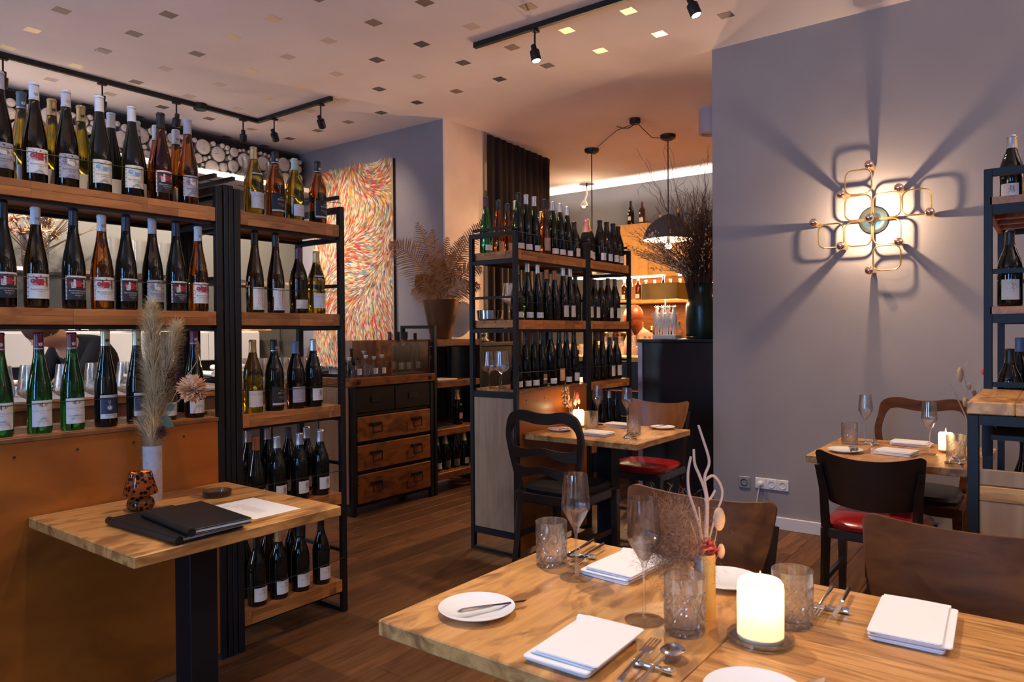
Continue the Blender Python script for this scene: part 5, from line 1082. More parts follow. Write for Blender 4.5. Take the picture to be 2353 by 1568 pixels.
P2(tr3, MB().cbox(1.883, -1.0, CZ-.036, 1.917, 3.0, CZ-.001, .002).build('rail', M['black'])); P2(tr3, MB().cbox(1.0, 2.883, CZ-.036, 1.883, 2.917, CZ-.001, .002).build('rail', M['black'])); P2(tr3, MB().cbox(1.583, -1.0, CZ-.036, 1.617, -.3, CZ-.001, .002).build('rail', M['black']))
HL = ['track spot at the upper left edge of the photo', 'track spot tilted behind the left bottles', 'track spot hanging straight, left of the rail joint', 'track spot just left of the rail corner', 'track spot just right of the rail corner', 'lit track spot at the end of the short rail', 'lit track spot on the middle rail', 'lit track spot cut by the top edge', 'track spot above the small table, out of view', 'track spot above the front table, out of view', 'track spot near the window, out of view']
hb = MB().lathe([(0, -.055), (.014, -.055), (.018, -.050), (.018, -.018), (.030, -.014), (.0315, -.010), (.0315, .052), (.029, .056), (.027, .050), (0, .048)], 24); hbm = hb.mesh('lamp_body', M['black'], True)
ldm = MB().lathe([(0, .0535), (.0255, .0535)], 20).mesh('led_disc', M['led'])
for n, (x, y, ax, ay, az, p, ang, c) in enumerate(SPOTS):
    t = thing('track_spot', 'black '+HL[n], 'spotlight', (x, y, CZ-.036))
    d = Vector((ax-x, ay-y, az-3.1)).normalized()
    MB().tube([(0, 0, 0), (0, 0, -.11)], .006, 8).box(-.03, -.017, -.014, .03, .017, 0).build('arm', M['black'], t)
    link('lamp_body', hbm, t, (0, 0, -.149), d.to_track_quat('Z', 'Y').to_euler()); link('led_disc', ldm, t, (0, 0, -.149), d.to_track_quat('Z', 'Y').to_euler())
# ---------------------------------------------------------------- painting
pa = thing('abstract_painting', 'large abstract painting of short multicoloured brush strokes', 'painting', (4.90, 5.68, 2.0))
MB().cbox(4.882-4.9, 5.118-5.68, .98-2.0, 4.917-4.9, 6.35-5.68, 3.015-2.0, .002).build('canvas', M['canvasdark'], pa)
cm = bpy.data.materials.new('painted_canvas'); cm.use_nodes = True; at_ = cm.node_tree.nodes.new('ShaderNodeAttribute'); at_.attribute_name = 'Col'; cm.node_tree.links.new(at_.outputs['Color'], cm.node_tree.nodes['Principled BSDF'].inputs['Base Color']); cm.node_tree.nodes['Principled BSDF'].inputs['Roughness'].default_value = .45
q = random.Random(12); vs = []; fs = []; cols = []
def quad(p, c): o_ = len(vs); vs.extend(p); fs.append((o_, o_+1, o_+2, o_+3)); cols.extend([(*c, 1)]*4)
quad([(-.0182, -.562, -1.02), (-.0182, .670, -1.02), (-.0182, .670, 1.015), (-.0182, -.562, 1.015)], (.30, .22, .14))
PAL = [(.82, .70, .56), (.80, .62, .45), (.70, .09, .05), (.60, .03, .05), (.80, .30, .05), (.85, .60, .12), (.08, .30, .16), (.12, .32, .50), (.03, .12, .28), (.10, .09, .09), (.38, .33, .28), (.86, .80, .72), (.40, .14, .07), (.72, .42, .30), (.48, .22, .10), (.30, .42, .22)]
for n in range(8000):
    y = q.uniform(-.555, .663); z = q.uniform(-1.012, 1.008); s = n/8000
    w1 = math.sin(y*4.1+1.3)+math.cos(z*3.3-.6)+.7*math.sin((y+z)*5+2); a = R(108)+w1*.62 if z < .1 else R(62)+w1*1.0
    c0_ = 0; L_ = q.uniform(.045, .115); w_ = q.uniform(.004, .009); zone = math.sin(y*7+z*4)+math.sin(z*9-2*y)
    wts = [6, 6, 3.6, 2.6, 2, 2.2, 1, .9, .6, 1.2, 3, 2.4, 3.4, 3, 4, 1]
    if z > .35: wts = [6, 4, 4, 3, 3.3, 3.5, 2.8, 1.4, .4, .8, 1.5, 4, 1.5, 1.5, 1.5, 1.4]
    if zone > 1.1: wts[2] *= 3; wts[3] *= 3
    if zone < -1.2: wts[9] *= 5; wts[10] *= 4; wts[7] *= 2
    if -.1 < z < .22 and -.35 < y < .15: wts[7] *= 5; wts[8] *= 2
    c = tuple(v*.66 for v in q.choices(PAL, wts)[0]); dy, dz = math.cos(a)*L_/2, math.sin(a)*L_/2; ny, nz = -math.sin(a)*w_, math.cos(a)*w_; x = -.0185-.0025*s
    if abs(y+dy) > .655 or y-dy < -.557 or y-abs(dy) < -.557: continue
    quad([(x, y-dy-ny*.6, z-dz-nz*.6), (x-.0004, y-dy*.2-ny, z-dz*.2-nz), (x-.0004, y+dy, z+dz), (x, y-dy*.2+ny, z-dz*.2+nz)], c)
me = bpy.data.meshes.new('brush_strokes'); me.from_pydata(vs, [], fs); me.materials.append(cm); ca = me.color_attributes.new('Col', 'FLOAT_COLOR', 'POINT'); ca.data.foreach_set('color', [v for c in cols for v in c])
stuff(link('brush_strokes', me, pa))
# ---------------------------------------------------------------- log wall
lg = thing('log_stack', 'whitewashed birch logs stacked in the niche under the ceiling', 'firewood', (3.0, 6.55, 2.83))
MB().box(-2.2, .02, -.01, 1.88, .06, .42).build('niche_back', M['void'], lg)
q = random.Random(2); ps = []
for rad_, tries in ((.074, 60), (.060, 45), (.046, 700), (.034, 1600), (.024, 3000), (.017, 3000)):
    for _ in range(tries):
        x = q.uniform(-2.1+rad_, 1.84-rad_); z = q.uniform(rad_, .345-rad_)
        if all((x-a)**2+(z-b)**2 > (rad_+c)**2 for a, b, c in ps): ps.append((x, z, rad_))
lm = MB().lathe([(0, 1), (.55, .995), (.93, .985), (1, .93), (1.01, 0)], 18, Matrix.Rotation(PI/2, 4, 'X') @ Matrix.Diagonal((1, 1, .12, 1)))
nb = len(lm.f); lmm = lm.mesh('stacked_log', [M['logend'], M['logbark']], True)
for p in lmm.polygons:
    if p.center.y > -.1: p.material_index = 1
ps.sort(key=lambda t: -t[2]); ps.sort(key=lambda t: (t[0] < -1.3))
for n, (x, z, rr) in enumerate(ps[:292]):
    link('stacked_log', lmm, lg, (x, .02-q.uniform(0, .02), z), (0, q.uniform(0, 6), 0), (rr*q.uniform(.96, 1.0), 1, rr*q.uniform(.94, 1.0)))
lc = MB()
for (x, z, rr) in ps[:120]:
    for _ in range(3):
        a = q.uniform(0, 6.28); lc.box(-.0007, -.0008, .15*rr, .0007, 0, rr*q.uniform(.6, .9), Matrix.Translation((x, -.1225, z)) @ Matrix.Rotation(a, 4, 'Y'))
stuff(lc.build('drying_cracks', M['void'], lg))
struct('trim_1', MB().cbox(.8, 6.17, 2.775, 4.86, 6.62, 2.825, .004), M['hutch'])
struct('wall_niche', MB().box(.6, 6.575, .9, 4.918, 6.62, 2.775), M['back'])
# ---------------------------------------------------------------- back service counter
hs = thing('white_hutch', 'long white wall cabinet behind the left wine racks', 'cabinet', (2.9, 6.4, 1.08)); 
MB().cbox(-2.0, -.10, 0, 1.28, .17, .275, .003).build('cabinet_body', M['hutch'], hs)
for k in range(6): MB().cbox(-2.0+.55*k, -.118, .006, -2.0+.55*k+.545 if k < 5 else 1.28, -.101, .262, .002).build('door', M['hutch'], hs)
bc = thing('back_counter', 'black counter under the white wall cabinet', 'counter', (2.9, 6.2, 0))
MB().cbox(-2.1, -.2, .90, 1.9, .37, .945, .003).build('worktop', M['blacksat'], bc); MB().cbox(-2.1, -.16, 0, 1.9, .37, .899, .003).build('cabinet_body', M['dark'], bc)
q = random.Random(5)
for n in range(16):
    x = 1.9+n*.135; y = 6.08+.04*(n % 3)
    t = MB().tube([(0, -.09, .026), (0, .09, .026)], .025, 12).build('rolled_napkin', M['linen'], None, True, (x, y, .9455), (0, 0, R(q.uniform(-20, 20))))
    tag(t, 'rolled white napkin on the black counter, '+ORD[n]+' from the left', 'napkin', 'rolled napkins on the back counter')
for n in range(9):
    x = 1.97+n*.235; t = MB().tube([(0, -.09, .026), (0, .09, .026)], .025, 12).build('rolled_napkin', M['linen'], None, True, (x, 6.10, .9940), (0, 0, R(q.uniform(-9, 9))))
    tag(t, 'rolled white napkin on top of the pile, '+ORD[n]+' from the left', 'napkin', 'rolled napkins on the back counter')
isl = thing('service_table', 'pale wooden service table behind the left wine racks', 'table', (1.9, 4.35, 0))
MB().cbox(-1.6, -.35, .955, .95, .35, .995, .003).build('tabletop', M['mango'], isl)
MB().cbox(-1.55, -.33, .87, .90, .33, .954, .003).build('apron', M['beech'], isl)
for sx in (-1.5, .85):
    for sy in (-.28, .28): MB().cbox(sx-.03, sy-.03, 0, sx+.03, sy+.03, .869, .002).build('leg', M['black'], isl)
cl_ = MB(); vs = []; fs = []
for j in range(9):
    for i in range(25): vs.append((-.9+1.5*i/24, -.30+.5*j/8, .001+.0012*math.sin(i*1.7+j)+.0015))
for j in range(8):
    for i in range(24): fs.append((j*25+i, j*25+i+1, (j+1)*25+i+1, (j+1)*25+i))
o = cl_.add(vs, fs).build('linen_cloth', M['linen'], None, True, (1.9, 4.35, .995)); tag(o, 'creased linen cloth spread on the service table', 'cloth')
for n in range(6): 
    o = MB().tube([(0, -.1, .028), (.01, 0, .03), (0, .1, .028)], .027, 12).build('rolled_napkin', M['linen'], None, True, (1.15+n*.14, 4.45+.02*(n % 2), 1.0), (0, 0, R(q.uniform(-30, 30)))); tag(o, 'rolled cloth on the service table, '+ORD[n]+' from the left', 'napkin', 'rolled cloths on the service table')
# wall shelf with glassware and dried flowers
ws = thing('glass_wall_shelf', 'thin glass and steel wall shelf on the olive grey wall', 'shelf', (3.0, 6.4, 1.83))
MB().cbox(-1.7, -.14, 0, 1.5, .17, .012, .002).build('glass_board', M['foot'], ws); MB().box(-1.7, -.15, -.012, 1.5, -.141, .016).box(-1.7, .160, -.012, 1.5, .172, .03).build('steel_edge', M['chrome'], ws)
for n, x in enumerate((2.84, 3.06, 3.27)):
    t = thing('glass_cylinder', 'clear glass cylinder on the wall shelf, '+ORD[n]+' from the left', 'vase', (x, 6.4, 1.8425)); MB().lathe([(0, 0), (.07, 0), (.072, .005), (.076, .30), (.073, .30), (.069, .012), (0, .012)], 24).build('glass_body', M['glass'], t, True)
for n, (x, z) in enumerate(((2.25, 1.356), (2.95, 1.356), (3.68, 1.356))):
    t = thing('glass_bowl', 'clear glass bowl on the white wall cabinet, '+ORD[n]+' from the left', 'bowl', (x, 6.38, z)); MB().lathe([(0, 0), (.07, 0), (.10, .03), (.125, .09), (.13, .12), (.127, .12), (.12, .09), (.096, .034), (.068, .006), (0, .006)], 28).build('glass_body', M['glass'], t, True)
row('from left on the white wall cabinet', 6.36, 1.3555, [(2.50, .32, 'f', 'dk', 'k', 'sv'), (2.60, .32, 'f', 'dk', 'k', 'sv')])
for n, (x, z) in enumerate(((4.06, 2.826), (4.33, 2.826))):
    t = thing('glass_decanter', 'wide glass decanter on the ledge below the logs, '+ORD[n]+' from the left', 'decanter', (x, 6.30, z)); MB().lathe([(0, 0), (.10, 0), (.115, .012), (.11, .04), (.05, .09), (.032, .13), (.03, .17), (.04, .21), (.037, .21), (.027, .17), (.029, .13), (.047, .09), (.105, .04), (.1, .01), (0, .006)], 28).build('glass_body', M['glass'], t, True)
row('from left on the wall shelf', 6.38, 1.8425, [(3.95, .30, 'd', 'cl', 'gf', None)])
o = MB().cbox(-.28, -.06, 0, .20, .1, .045, .003).build('wooden_box', M['mango'], None, False, (4.42-.25, 6.42, 1.3555)); tag(o, 'flat pale wooden box beside the glass bowl on the white cabinet', 'box')
cd = MB().tube([(4.62, 6.55, 1.42), (4.60, 6.54, 1.33), (4.62, 6.55, 1.22), (4.60, 6.56, 1.08), (4.62, 6.55, .96)], .005, 6).box(4.602, 6.535, 1.19, 4.630, 6.56, 1.25).build('power_cord', M['rope'], None, True); P2(hs, cd); cd['label'] = 'black power cord with inline switch'
fb = thing('flower_arrangement', 'large arrangement of dried thistles and branches in a glass vase, upper left', 'flowers', (2.25, 6.34, 1.8425), R(53.13))
MB().lathe([(0, 0), (.08, 0), (.085, .01), (.10, .27), (.098, .27), (.08, .015), (0, .015)], 28).build('glass_vase', M['glass'], fb, True)
q = random.Random(9); bq = fb; tp = []
for n in range(26):
    a = q.uniform(-.34, .30); b = q.uniform(-.12, .08); h = q.uniform(.24, .66); tw([(0, 0, .03), (a*.35, b*.4, h*.5), (a, b, h)], .004, 'dry_branch', 'twig', fb); tp.append((a, b, h))
for n, (a, b, h) in enumerate(tp):
    c = rdir(a, b)
    fluff('thistle_head', ('straw', 'tan', 'pampas')[n % 3], fb, (c.x, c.y, h), (.028, .028, .022), 160, n, .045, w=.0035)
    MB().sphere((c.x, c.y, h), .024, 10, sz=.8).build('thistle_core', mat('rust_thistle', (.16, .035, .015), .9), fb, True)
for (a, h) in ((.40, .5), (.55, .62), (.46, .40), (.62, .48)): tw([(0, 0, .1), (a*.4, 0, h*.55), (a*.8, 0, h*.8), (a, 0, h)], .004, 'dry_branch', 'twig', fb)
c = rdir(0); fluff('pink_dried_filling', 'tan', fb, (0, 0, .17), (.06, .06, .14), 1200, 77, .05, w=.003)
# stem glasses standing behind the bottles on the ledge of the left rack, and in the middle rack
for n, x in enumerate((.93, 1.035, 1.145, 1.255, 1.365, 1.475)):
    stem_glass(x, 2.945+.02*(n % 2), 'large-bowled wine glass behind the green bottles, '+ORD[n]+' from the left', z=.9905, h=.25, kind='round', group='wine glasses on the left ledge')
for n, x in enumerate((1.86, 1.96, 2.07, 2.17)): stem_glass(x, 2.93, 'wine glass behind the bottles on the narrow rack, '+ORD[n]+' from the left', z=.9855, h=.25, kind='round', group='wine glasses on the narrow rack')
for n, (x, y, z, h) in enumerate(((3.455, 2.74, .9805, .25), (3.47, 2.655, .9805, .25), (3.55, 2.73, .9805, .25), (3.50, 2.615, 1.3965, .25), (3.59, 2.655, 1.3965, .25))):
    stem_glass(x, y+.05, ('left glass of the trio in the end of the middle rack', 'middle glass of the trio in the end of the middle rack', 'right glass of the trio in the end of the middle rack', 'left glass beside the steel bowl in the middle rack', 'right glass beside the steel bowl in the middle rack')[n], z=z, h=h, kind='round')
o = MB().lathe([(0, 0), (.065, 0), (.078, .008), (.082, .06), (.080, .062), (.076, .012), (0, .005)], 32).build('steel_bowl', M['steel'], None, True, (3.47, 2.795, 1.3965)); tag(o, 'low polished steel bowl in the end of the middle rack', 'bowl')
# sideboard in front of the pillar, silver bowl on foot
sb = thing('black_sideboard', 'black sideboard in front of the pale pillar', 'cabinet', (5.25, 4.27, 0)); MB().cbox(-.28, -.17, 0, .17, .2, 1.20, .004).build('cabinet_body', M['blacksat'], sb); MB().cbox(-.29, -.18, 1.201, .18, .205, 1.235, .003).build('top_board', M['blacksat'], sb)
sv = MB().lathe([(0, 0), (.10, 0), (.11, .01), (.06, .03), (.035, .05), (.04, .07), (.08, .09), (.13, .13), (.15, .18), (.145, .18), (.12, .13), (0, .10)], 32).build('footed_silver_bowl', M['chrome'], None, True, (5.16, 4.24, 1.2355)); tag(sv, 'footed silver bowl on the black sideboard', 'bowl')
dsh = MB().lathe([(0, 0), (.15, 0), (.165, .006), (.16, .012), (.13, .007), (0, .006)], 36, Matrix.Rotation(R(-78), 4, 'Y')).build('oval_platter', M['porcelain'], None, True, (4.82, 4.225, 1.44)); tag(dsh, 'round white platter leaning by the palm pot', 'platter')
# ---------------------------------------------------------------- palm in bronze pot on the open shelf
pt = thing('palm_pot', 'tapered bronze pot on the open steel shelf', 'pot', (4.56, 4.21, 1.2685))
MB().lathe([(0, 0), (.085, 0), (.09, .005), (.155, .33), (.158, .335), (.152, .336), (.084, .02), (0, .02)], 40).build('pot_body', M['bronze'], pt, True)
pf = thing('dried_palm', 'dried golden palm fronds standing in the bronze pot', 'plant', (4.56, 4.21, 1.2685+.10)); q = random.Random(3)
MB().lathe([(0, 0), (.09, 0), (.118, .18), (0, .19)], 20).build('root_ball', M['twig'], pf)
def frond(a, b, h, droop, nl, ln, seed):
    q = random.Random(seed); P_ = []
    for i in range(13):
        s = i/12; rr = s**1.25; P_.append(rdir(a*rr, b*rr)+Vector((0, 0, .18+h*s-droop*s**3)))
    m_ = MB(); m_.tube(P_, [.006*(1.1-.9*i/12) for i in range(13)], 5)
    for k in range(nl):
        s = .16+.84*k/nl; kk = s*12; i = min(int(kk), 11); c = P_[i].lerp(P_[i+1], kk-i); t_ = (P_[i+1]-P_[i]).normalized()
        sd = t_.cross(rdir(0, 1)).normalized()
        for sg in (-1, 1):
            L_ = ln*math.sin(PI*(.18+.78*s))*q.uniform(.85, 1.1); d = (sd*sg*.85+t_*.62+Vector((0, 0, -.12))+rdir(0, q.uniform(-.25, .25))).normalized(); w = t_*(.0068)
            m_.add([c-w, c+w, c+d*L_*.55+w*1.25-Vector((0, 0, .006)), c+d*L_-Vector((0, 0, .02)), c+d*L_*.55-w*.9], [(0, 1, 2, 4), (4, 2, 3)])
            n_ = d.cross(t_)*.002; m_.add([c-w-n_, c+w-n_, c+d*L_*.55+w*1.25-Vector((0, 0, .006))-n_, c+d*L_-Vector((0, 0, .02)), c+d*L_*.55-w*.9-n_], [(4, 2, 1, 0), (3, 2, 4)])
    m_.build('palm_frond', M['frond'], pf)
for n, (a, b, h, dr, nl, ln) in enumerate(((-.42, -.05, .74, .20, 30, .21), (-.20, .02, .78, .05, 30, .15), (-.06, -.05, .66, .0, 30, .14), (.06, .0, .60, .0, 26, .13), (.42, -.05, .92, .16, 34, .13), (.20, .03, .66, .05, 28, .15), (-.20, -.10, .36, .12, 22, .14), (.24, -.08, .34, .16, 24, .15), (.34, .02, .30, .12, 22, .14), (-.02, -.12, .44, .03, 24, .13), (-.26, .05, .20, .06, 18, .12), (.13, -.12, .50, .05, 26, .14), (.36, -.02, .54, .22, 24, .15))): frond(a, b, h, dr, nl, ln, n)
# crate with bottles and spirit bottles on the cabinet
cr = thing('wooden_crate', 'open-fronted wooden crate holding bottles on the drawer cabinet', 'crate', (4.05, 4.16, .999))
w_ = MB(); w_.cbox(-.20, -.09, 0, .22, .10, .016, .002); w_.cbox(-.20, -.09, .017, -.186, .10, .27, .002); w_.cbox(.206, -.09, .017, .22, .10, .27, .002); w_.cbox(-.185, .086, .017, .205, .10, .27, .002); w_.build('crate_boards', M['crate'], cr)
MB().cbox(-.2, -.094, 0, .22, -.091, .27, .001).build('acrylic_front', M['foot'], cr)
cb2 = thing('wooden_crate', 'grey wooden crate standing behind the spirit bottles', 'crate', (3.70, 4.30, .999)); MB().cbox(-.08, -.05, 0, .16, .09, .27, .002).build('crate_boards', M['pale'], cb2)
row('from left on the drawer cabinet', 4.10, .9985, [(3.465, .155, 's', 'cl', 'w', None), (3.54, .155, 's', 'cl', 'k', 'sp'), (3.62, .16, 's', 'cl', 'w', None), (3.70, .155, 's', 'cl', 'w', 'sp'), (3.78, .16, 's', 'cl', 'w', 'sp')])
row('from left, behind on the drawer cabinet', 4.19, .9985, [(3.48, .21, 's', 'dk', 'k', None), (3.56, .21, 's', 'dk', 'k', None), (3.68, .19, 's', 'cl', 'w', None)])
row('on the third board of the open shelf', 4.16, .53, [(4.71, .30, 'c', 'dk', 'gf', 'ov')])
row('from left, bottom of the open shelf', 4.14, .17, [(4.42, .30, 'c', 'dk', 's', 'cw'), (4.53, .30, 'c', 'dk', 'lg', 'gn'), (4.645, .30, 'c', 'dk', 'k', 'gn'), (4.77, .30, 'c', 'dk', 'lg', 'pk')])
for n, (x, z, l_) in enumerate(((4.50, .9255, 'papers with a pen on the second board of the open shelf'), (4.48, .5305, 'dark flat tray on the third board of the open shelf'))):
    o = MB().cbox(-.12, -.09, 0, .12, .09, .010, .001).build(('paper_pile', 'tray')[n], M[('paper', 'blacksat')[n]], None, False, (x, 4.17, z)); tag(o, l_, ('paper', 'tray')[n])
# right rack bottles (labels face the camera side, -x)
def rrow(where, pts, z):
    for n, (x, y, H, sh, g, cp, lb) in enumerate(pts):
        bottle(x, y, z+.0005, H, sh, g, cp, lb, mklabel(n, where, g, cp, lb), None, R(-90+random.uniform(-15, 15)))
rrow('from left on the top board of the right rack', [(3.50, .150, .28, 'b', 'dk', 's', 'sk'), (3.62, .150, .305, 'b', 'dk', 'g', 'sc'), (3.46, .060, .28, 'b', 'dk', 's', 'lk')], 1.81)
rrow('from left, middle of the right rack', [(3.28, .145, .285, 'b', 'dk', 'k', 'lk'), (3.42, .150, .30, 'b', 'dk', 's', 'lo'), (3.29, .050, .29, 'b', 'dk', 'r', 'lo')], 1.405)
rrow('from left on the low board of the right rack', [(3.28, .145, .26, 'b', 'dk', 'k', 'lk'), (3.42, .12, .30, 'b', 'dk', 'b', 'lo'), (3.30, .04, .30, 'b', 'dk', 'k', 'lo')], .985)
cs = thing('ledge_board', 'pale ledge board carrying dark bottles behind the console', 'shelf', (3.6, .03, .56)); MB().cbox(-.36, -.13, 0, .36, .13, .03, .002).build('board', M['mango'], cs)
rrow('from left on the lowest board of the right rack', [(3.30, .10, .31, 'b', 'dk', 'k', 'lo'), (3.43, .09, .33, 'f', 'dk', 'b', None), (3.32, .0, .31, 'b', 'dk', 'k', None)], .59)
# ---------------------------------------------------------------- curtain
vs = []; fs = []; nu = 110
for k, (z, am) in enumerate(((.02, 1.2), (1.0, 1.0), (2.4, .9), (3.14, .8), (3.26, .35))):
    for i in range(nu+1):
        u = i/nu; vs.append((5.50+1.08*u-(.05*(k < 1)), 4.44+.022*am*math.sin(u*64+.3*k)+.012*am*math.sin(u*23), z-(.045*u if z > 3.2 else 0)))
for k in range(4):
    for i in range(nu): fs.append((k*(nu+1)+i, k*(nu+1)+i+1, (k+1)*(nu+1)+i+1, (k+1)*(nu+1)+i))
ct = MB().add(vs, fs).build('curtain', M['curtain'], None, True); tag(ct, 'floor-length dark brown curtain beside the pale pillar', 'curtain')
sm_ = ct.modifiers.new('thickness', 'SOLIDIFY'); sm_.thickness = .004
# ---------------------------------------------------------------- bar
bl = thing('black_bar_end', 'tall black bar end panel carrying the green milk churn', 'counter', (5.45, 2.32, 0))
MB().cbox(-.28, -.36, 0, .28, .29, 1.235, .003).build('cabinet_body', M['blacksat'], bl); MB().cbox(-.30, -.37, 1.236, .29, .34, 1.262, .003).build('counter_top', M['blacksat'], bl); MB().cbox(-.30, .291, 0, .29, .33, 1.235, .002).build('steel_end_strip', mat('brushed_bluish_steel', (.34, .34, .40), .4, .7), bl)
can = thing('milk_churn', 'dark green milk churn used as a vase on the black bar end', 'vase', (5.45, 2.245, 1.2625))
MB().lathe([(0, 0), (.118, 0), (.122, .01), (.122, .25), (.118, .275), (.098, .315), (.084, .335), (.082, .40), (.088, .425), (.094, .43), (.090, .434), (.078, .425), (.075, .33), (.11, .26), (.11, .02), (0, .02)], 40).build('churn_body', M['greencan'], can, True)
MB().tube([(.10, -.02, .31), (.135, -.03, .30), (.15, -.035, .25), (.125, -.03, .22)], .006, 8).build('handle', M['greencan'], can, True); MB().lathe([(.123, .012), (.126, .015), (.123, .018)], 40).build('rim_band', M['greencan'], can)
br = thing('willow_branches', 'big spray of corkscrew willow and catkin branches in the green churn', 'branches', (5.45, 2.245, 1.40)); q = random.Random(17)
tm_ = MB(); bd = MB(); AL = Vector((-.15, 1, 0)).normalized()
def branch(d0, L_, curl, r0_, buds, seed, n=22):
    q = random.Random(seed); p = Vector((q.uniform(-.05, .05), q.uniform(-.05, .05), 0)); d = Vector((d0[0]*.25, d0[1]*.25, 1)).normalized(); tgt = Vector(d0).normalized(); pts = [p.copy()]; ax = Vector((q.gauss(0, 1), q.gauss(0, 1), q.gauss(0, 1))).normalized(); ph = q.uniform(0, 6)
    for i in range(n):
        s = i/n
        if i > 4:
            d = (d*.72+tgt*.28+Vector((q.gauss(0, 1), q.gauss(0, 1), q.gauss(0, 1)))*.05).normalized()
            if curl: d = (Matrix.Rotation(curl*math.sin(ph+i*.9), 3, ax) @ d).normalized()
        p = p+d*(L_/n if i > 3 else .075); pts.append(p.copy())
    tm_.tube(pts, [max(.0010, r0_*(1-.82*i/n)) for i in range(n+1)], 4, cap=False)
    for k in range(2):   # side shoots
        i = q.randint(n//2, n-3); c = pts[i]; dd = (pts[i+1]-pts[i]).normalized(); sd = Vector((q.gauss(0, 1), q.gauss(0, 1), q.gauss(0, .6))).normalized(); e = [c]; v_ = (dd+sd*.7).normalized()
        for j in range(6): v_ = (v_+Vector((q.gauss(0, 1), q.gauss(0, 1), q.gauss(0, 1)))*(.12+curl*.3)).normalized(); e.append(e[-1]+v_*L_*.035)
        tm_.tube(e, .0011, 3, cap=False)
    for k in range(buds):
        i = q.randint(n//3, n-1); c = pts[i]+Vector((q.gauss(0, 1), q.gauss(0, 1), q.gauss(0, 1)))*.008; rot = (pts[i+1]-pts[i]).to_track_quat('Z', 'X').to_matrix().to_4x4()
        bd.sphere((0, 0, 0), .0048, 6, sz=1.5, mtx=Matrix.Translation(c) @ rot)
    return pts
for n in range(260):    # dense upright willow
    a = q.uniform(0, 2*PI); rr = q.uniform(.05, .62); branch((rr*math.cos(a), rr*math.sin(a), 1), q.uniform(.45, 1.0), .30, .0036, 0, n)
for n in range(16):      # tall curly ends
    a = q.uniform(0, 2*PI); rr = q.uniform(.1, .62); branch((rr*math.cos(a), rr*math.sin(a), 1), q.uniform(1.15, 1.45), .62, .0045, 0, 500+n, 40)
for n in range(70):     # catkin branches spreading outwards
    a = R(100)+q.uniform(-1, 1) if n < 54 else q.uniform(0, 2*PI); branch((math.cos(a), math.sin(a), q.uniform(.12, 1.1)), q.uniform(.5, .85), .12, .0040, 16, 800+n)
stuff(tm_.build('twigs', M['twig'], br)); stuff(bd.build('catkins', M['bud'], br, True))
# cow lamp
cl = thing('figurine_lamp', 'table lamp of four white cow figures under a square gold shade', 'lamp', (5.40, 2.53, 1.2625))
MB().cbox(-.06, -.115, 0, .06, .085, .032, .003).build('plinth', M['bone'], cl); MB().tube([(0, 0, .035), (0, 0, .40)], .006, 8).build('rod', M['bone'], cl)
def square_shade():
    m_ = MB(); w, h0, h1 = .115, .315, .445; L2 = .155
    for (a, b) in (((-w, -L2), (w, -L2)), ((w, -L2), (w, L2)), ((w, L2), (-w, L2)), ((-w, L2), (-w, -L2))):
        ax, ay = a; bx_, by = b; ex = .97
        m_.add([(ax, ay, h0), (bx_, by, h0), (bx_*ex, by*ex, h1), (ax*ex, ay*ex, h1)], [(0, 1, 2, 3)], mi=0); m_.add([(ax*.98, ay*.98, h0), (bx_*.98, by*.98, h0), (bx_*.95, by*.95, h1), (ax*.95, ay*.95, h1)], [(3, 2, 1, 0)], mi=0)
    return m_
square_shade().build('lamp_shade', [M['shade'], M['white']], cl); MB().sphere((0, 0, .37), .022, 12).build('light_bulb', mat('small_lamp_bulb', (1, .8, .5), .5, emit=((1, .72, .42), 8)), cl, True)
for n in range(4):
    y = .075-.050*n; m_ = MB()
    for s in (-1, 1): m_.tube([(0, y+s*.011, .032), (0, y+s*.012, .09), (0, y+s*.010, .13)], [.007, .009, .013], 8)
    m_.tube([(0, y, .11), (0, y, .145), (-.004, y, .185), (-.002, y, .215), (-.002, y, .238), (.002, y, .252)], [.018, .025, .021, .014, .012, .008], 12)
    m_.tube([(-.016, y, .246), (.010, y, .252), (.022, y, .240)], [.009, .014, .010], 10)
    for s in (-1, 1): m_.tube([(.0, y+s*.012, .255), (-.004, y+s*.022, .262)], [.005, .003], 6); m_.tube([(.002, y+s*.007, .262), (.003, y+s*.012, .275)], [.0028, .0012], 6); m_.tube([(0, y+s*.016, .205), (-.006, y+s*.034, .198), (-.008, y+s*.048, .196)], [.008, .006, .005], 8)
    m_.tube([(-.02, y, .14), (-.034, y+.004, .11), (-.030, y+.006, .08)], .0025, 5)
    m_.build('cow_figure', M['bone'], cl, True)
light('figurine_lamp_light', 'POINT', (5.40, 2.53, 1.2625+.335), 1.6, WARM2, shadow_soft_size=.03)
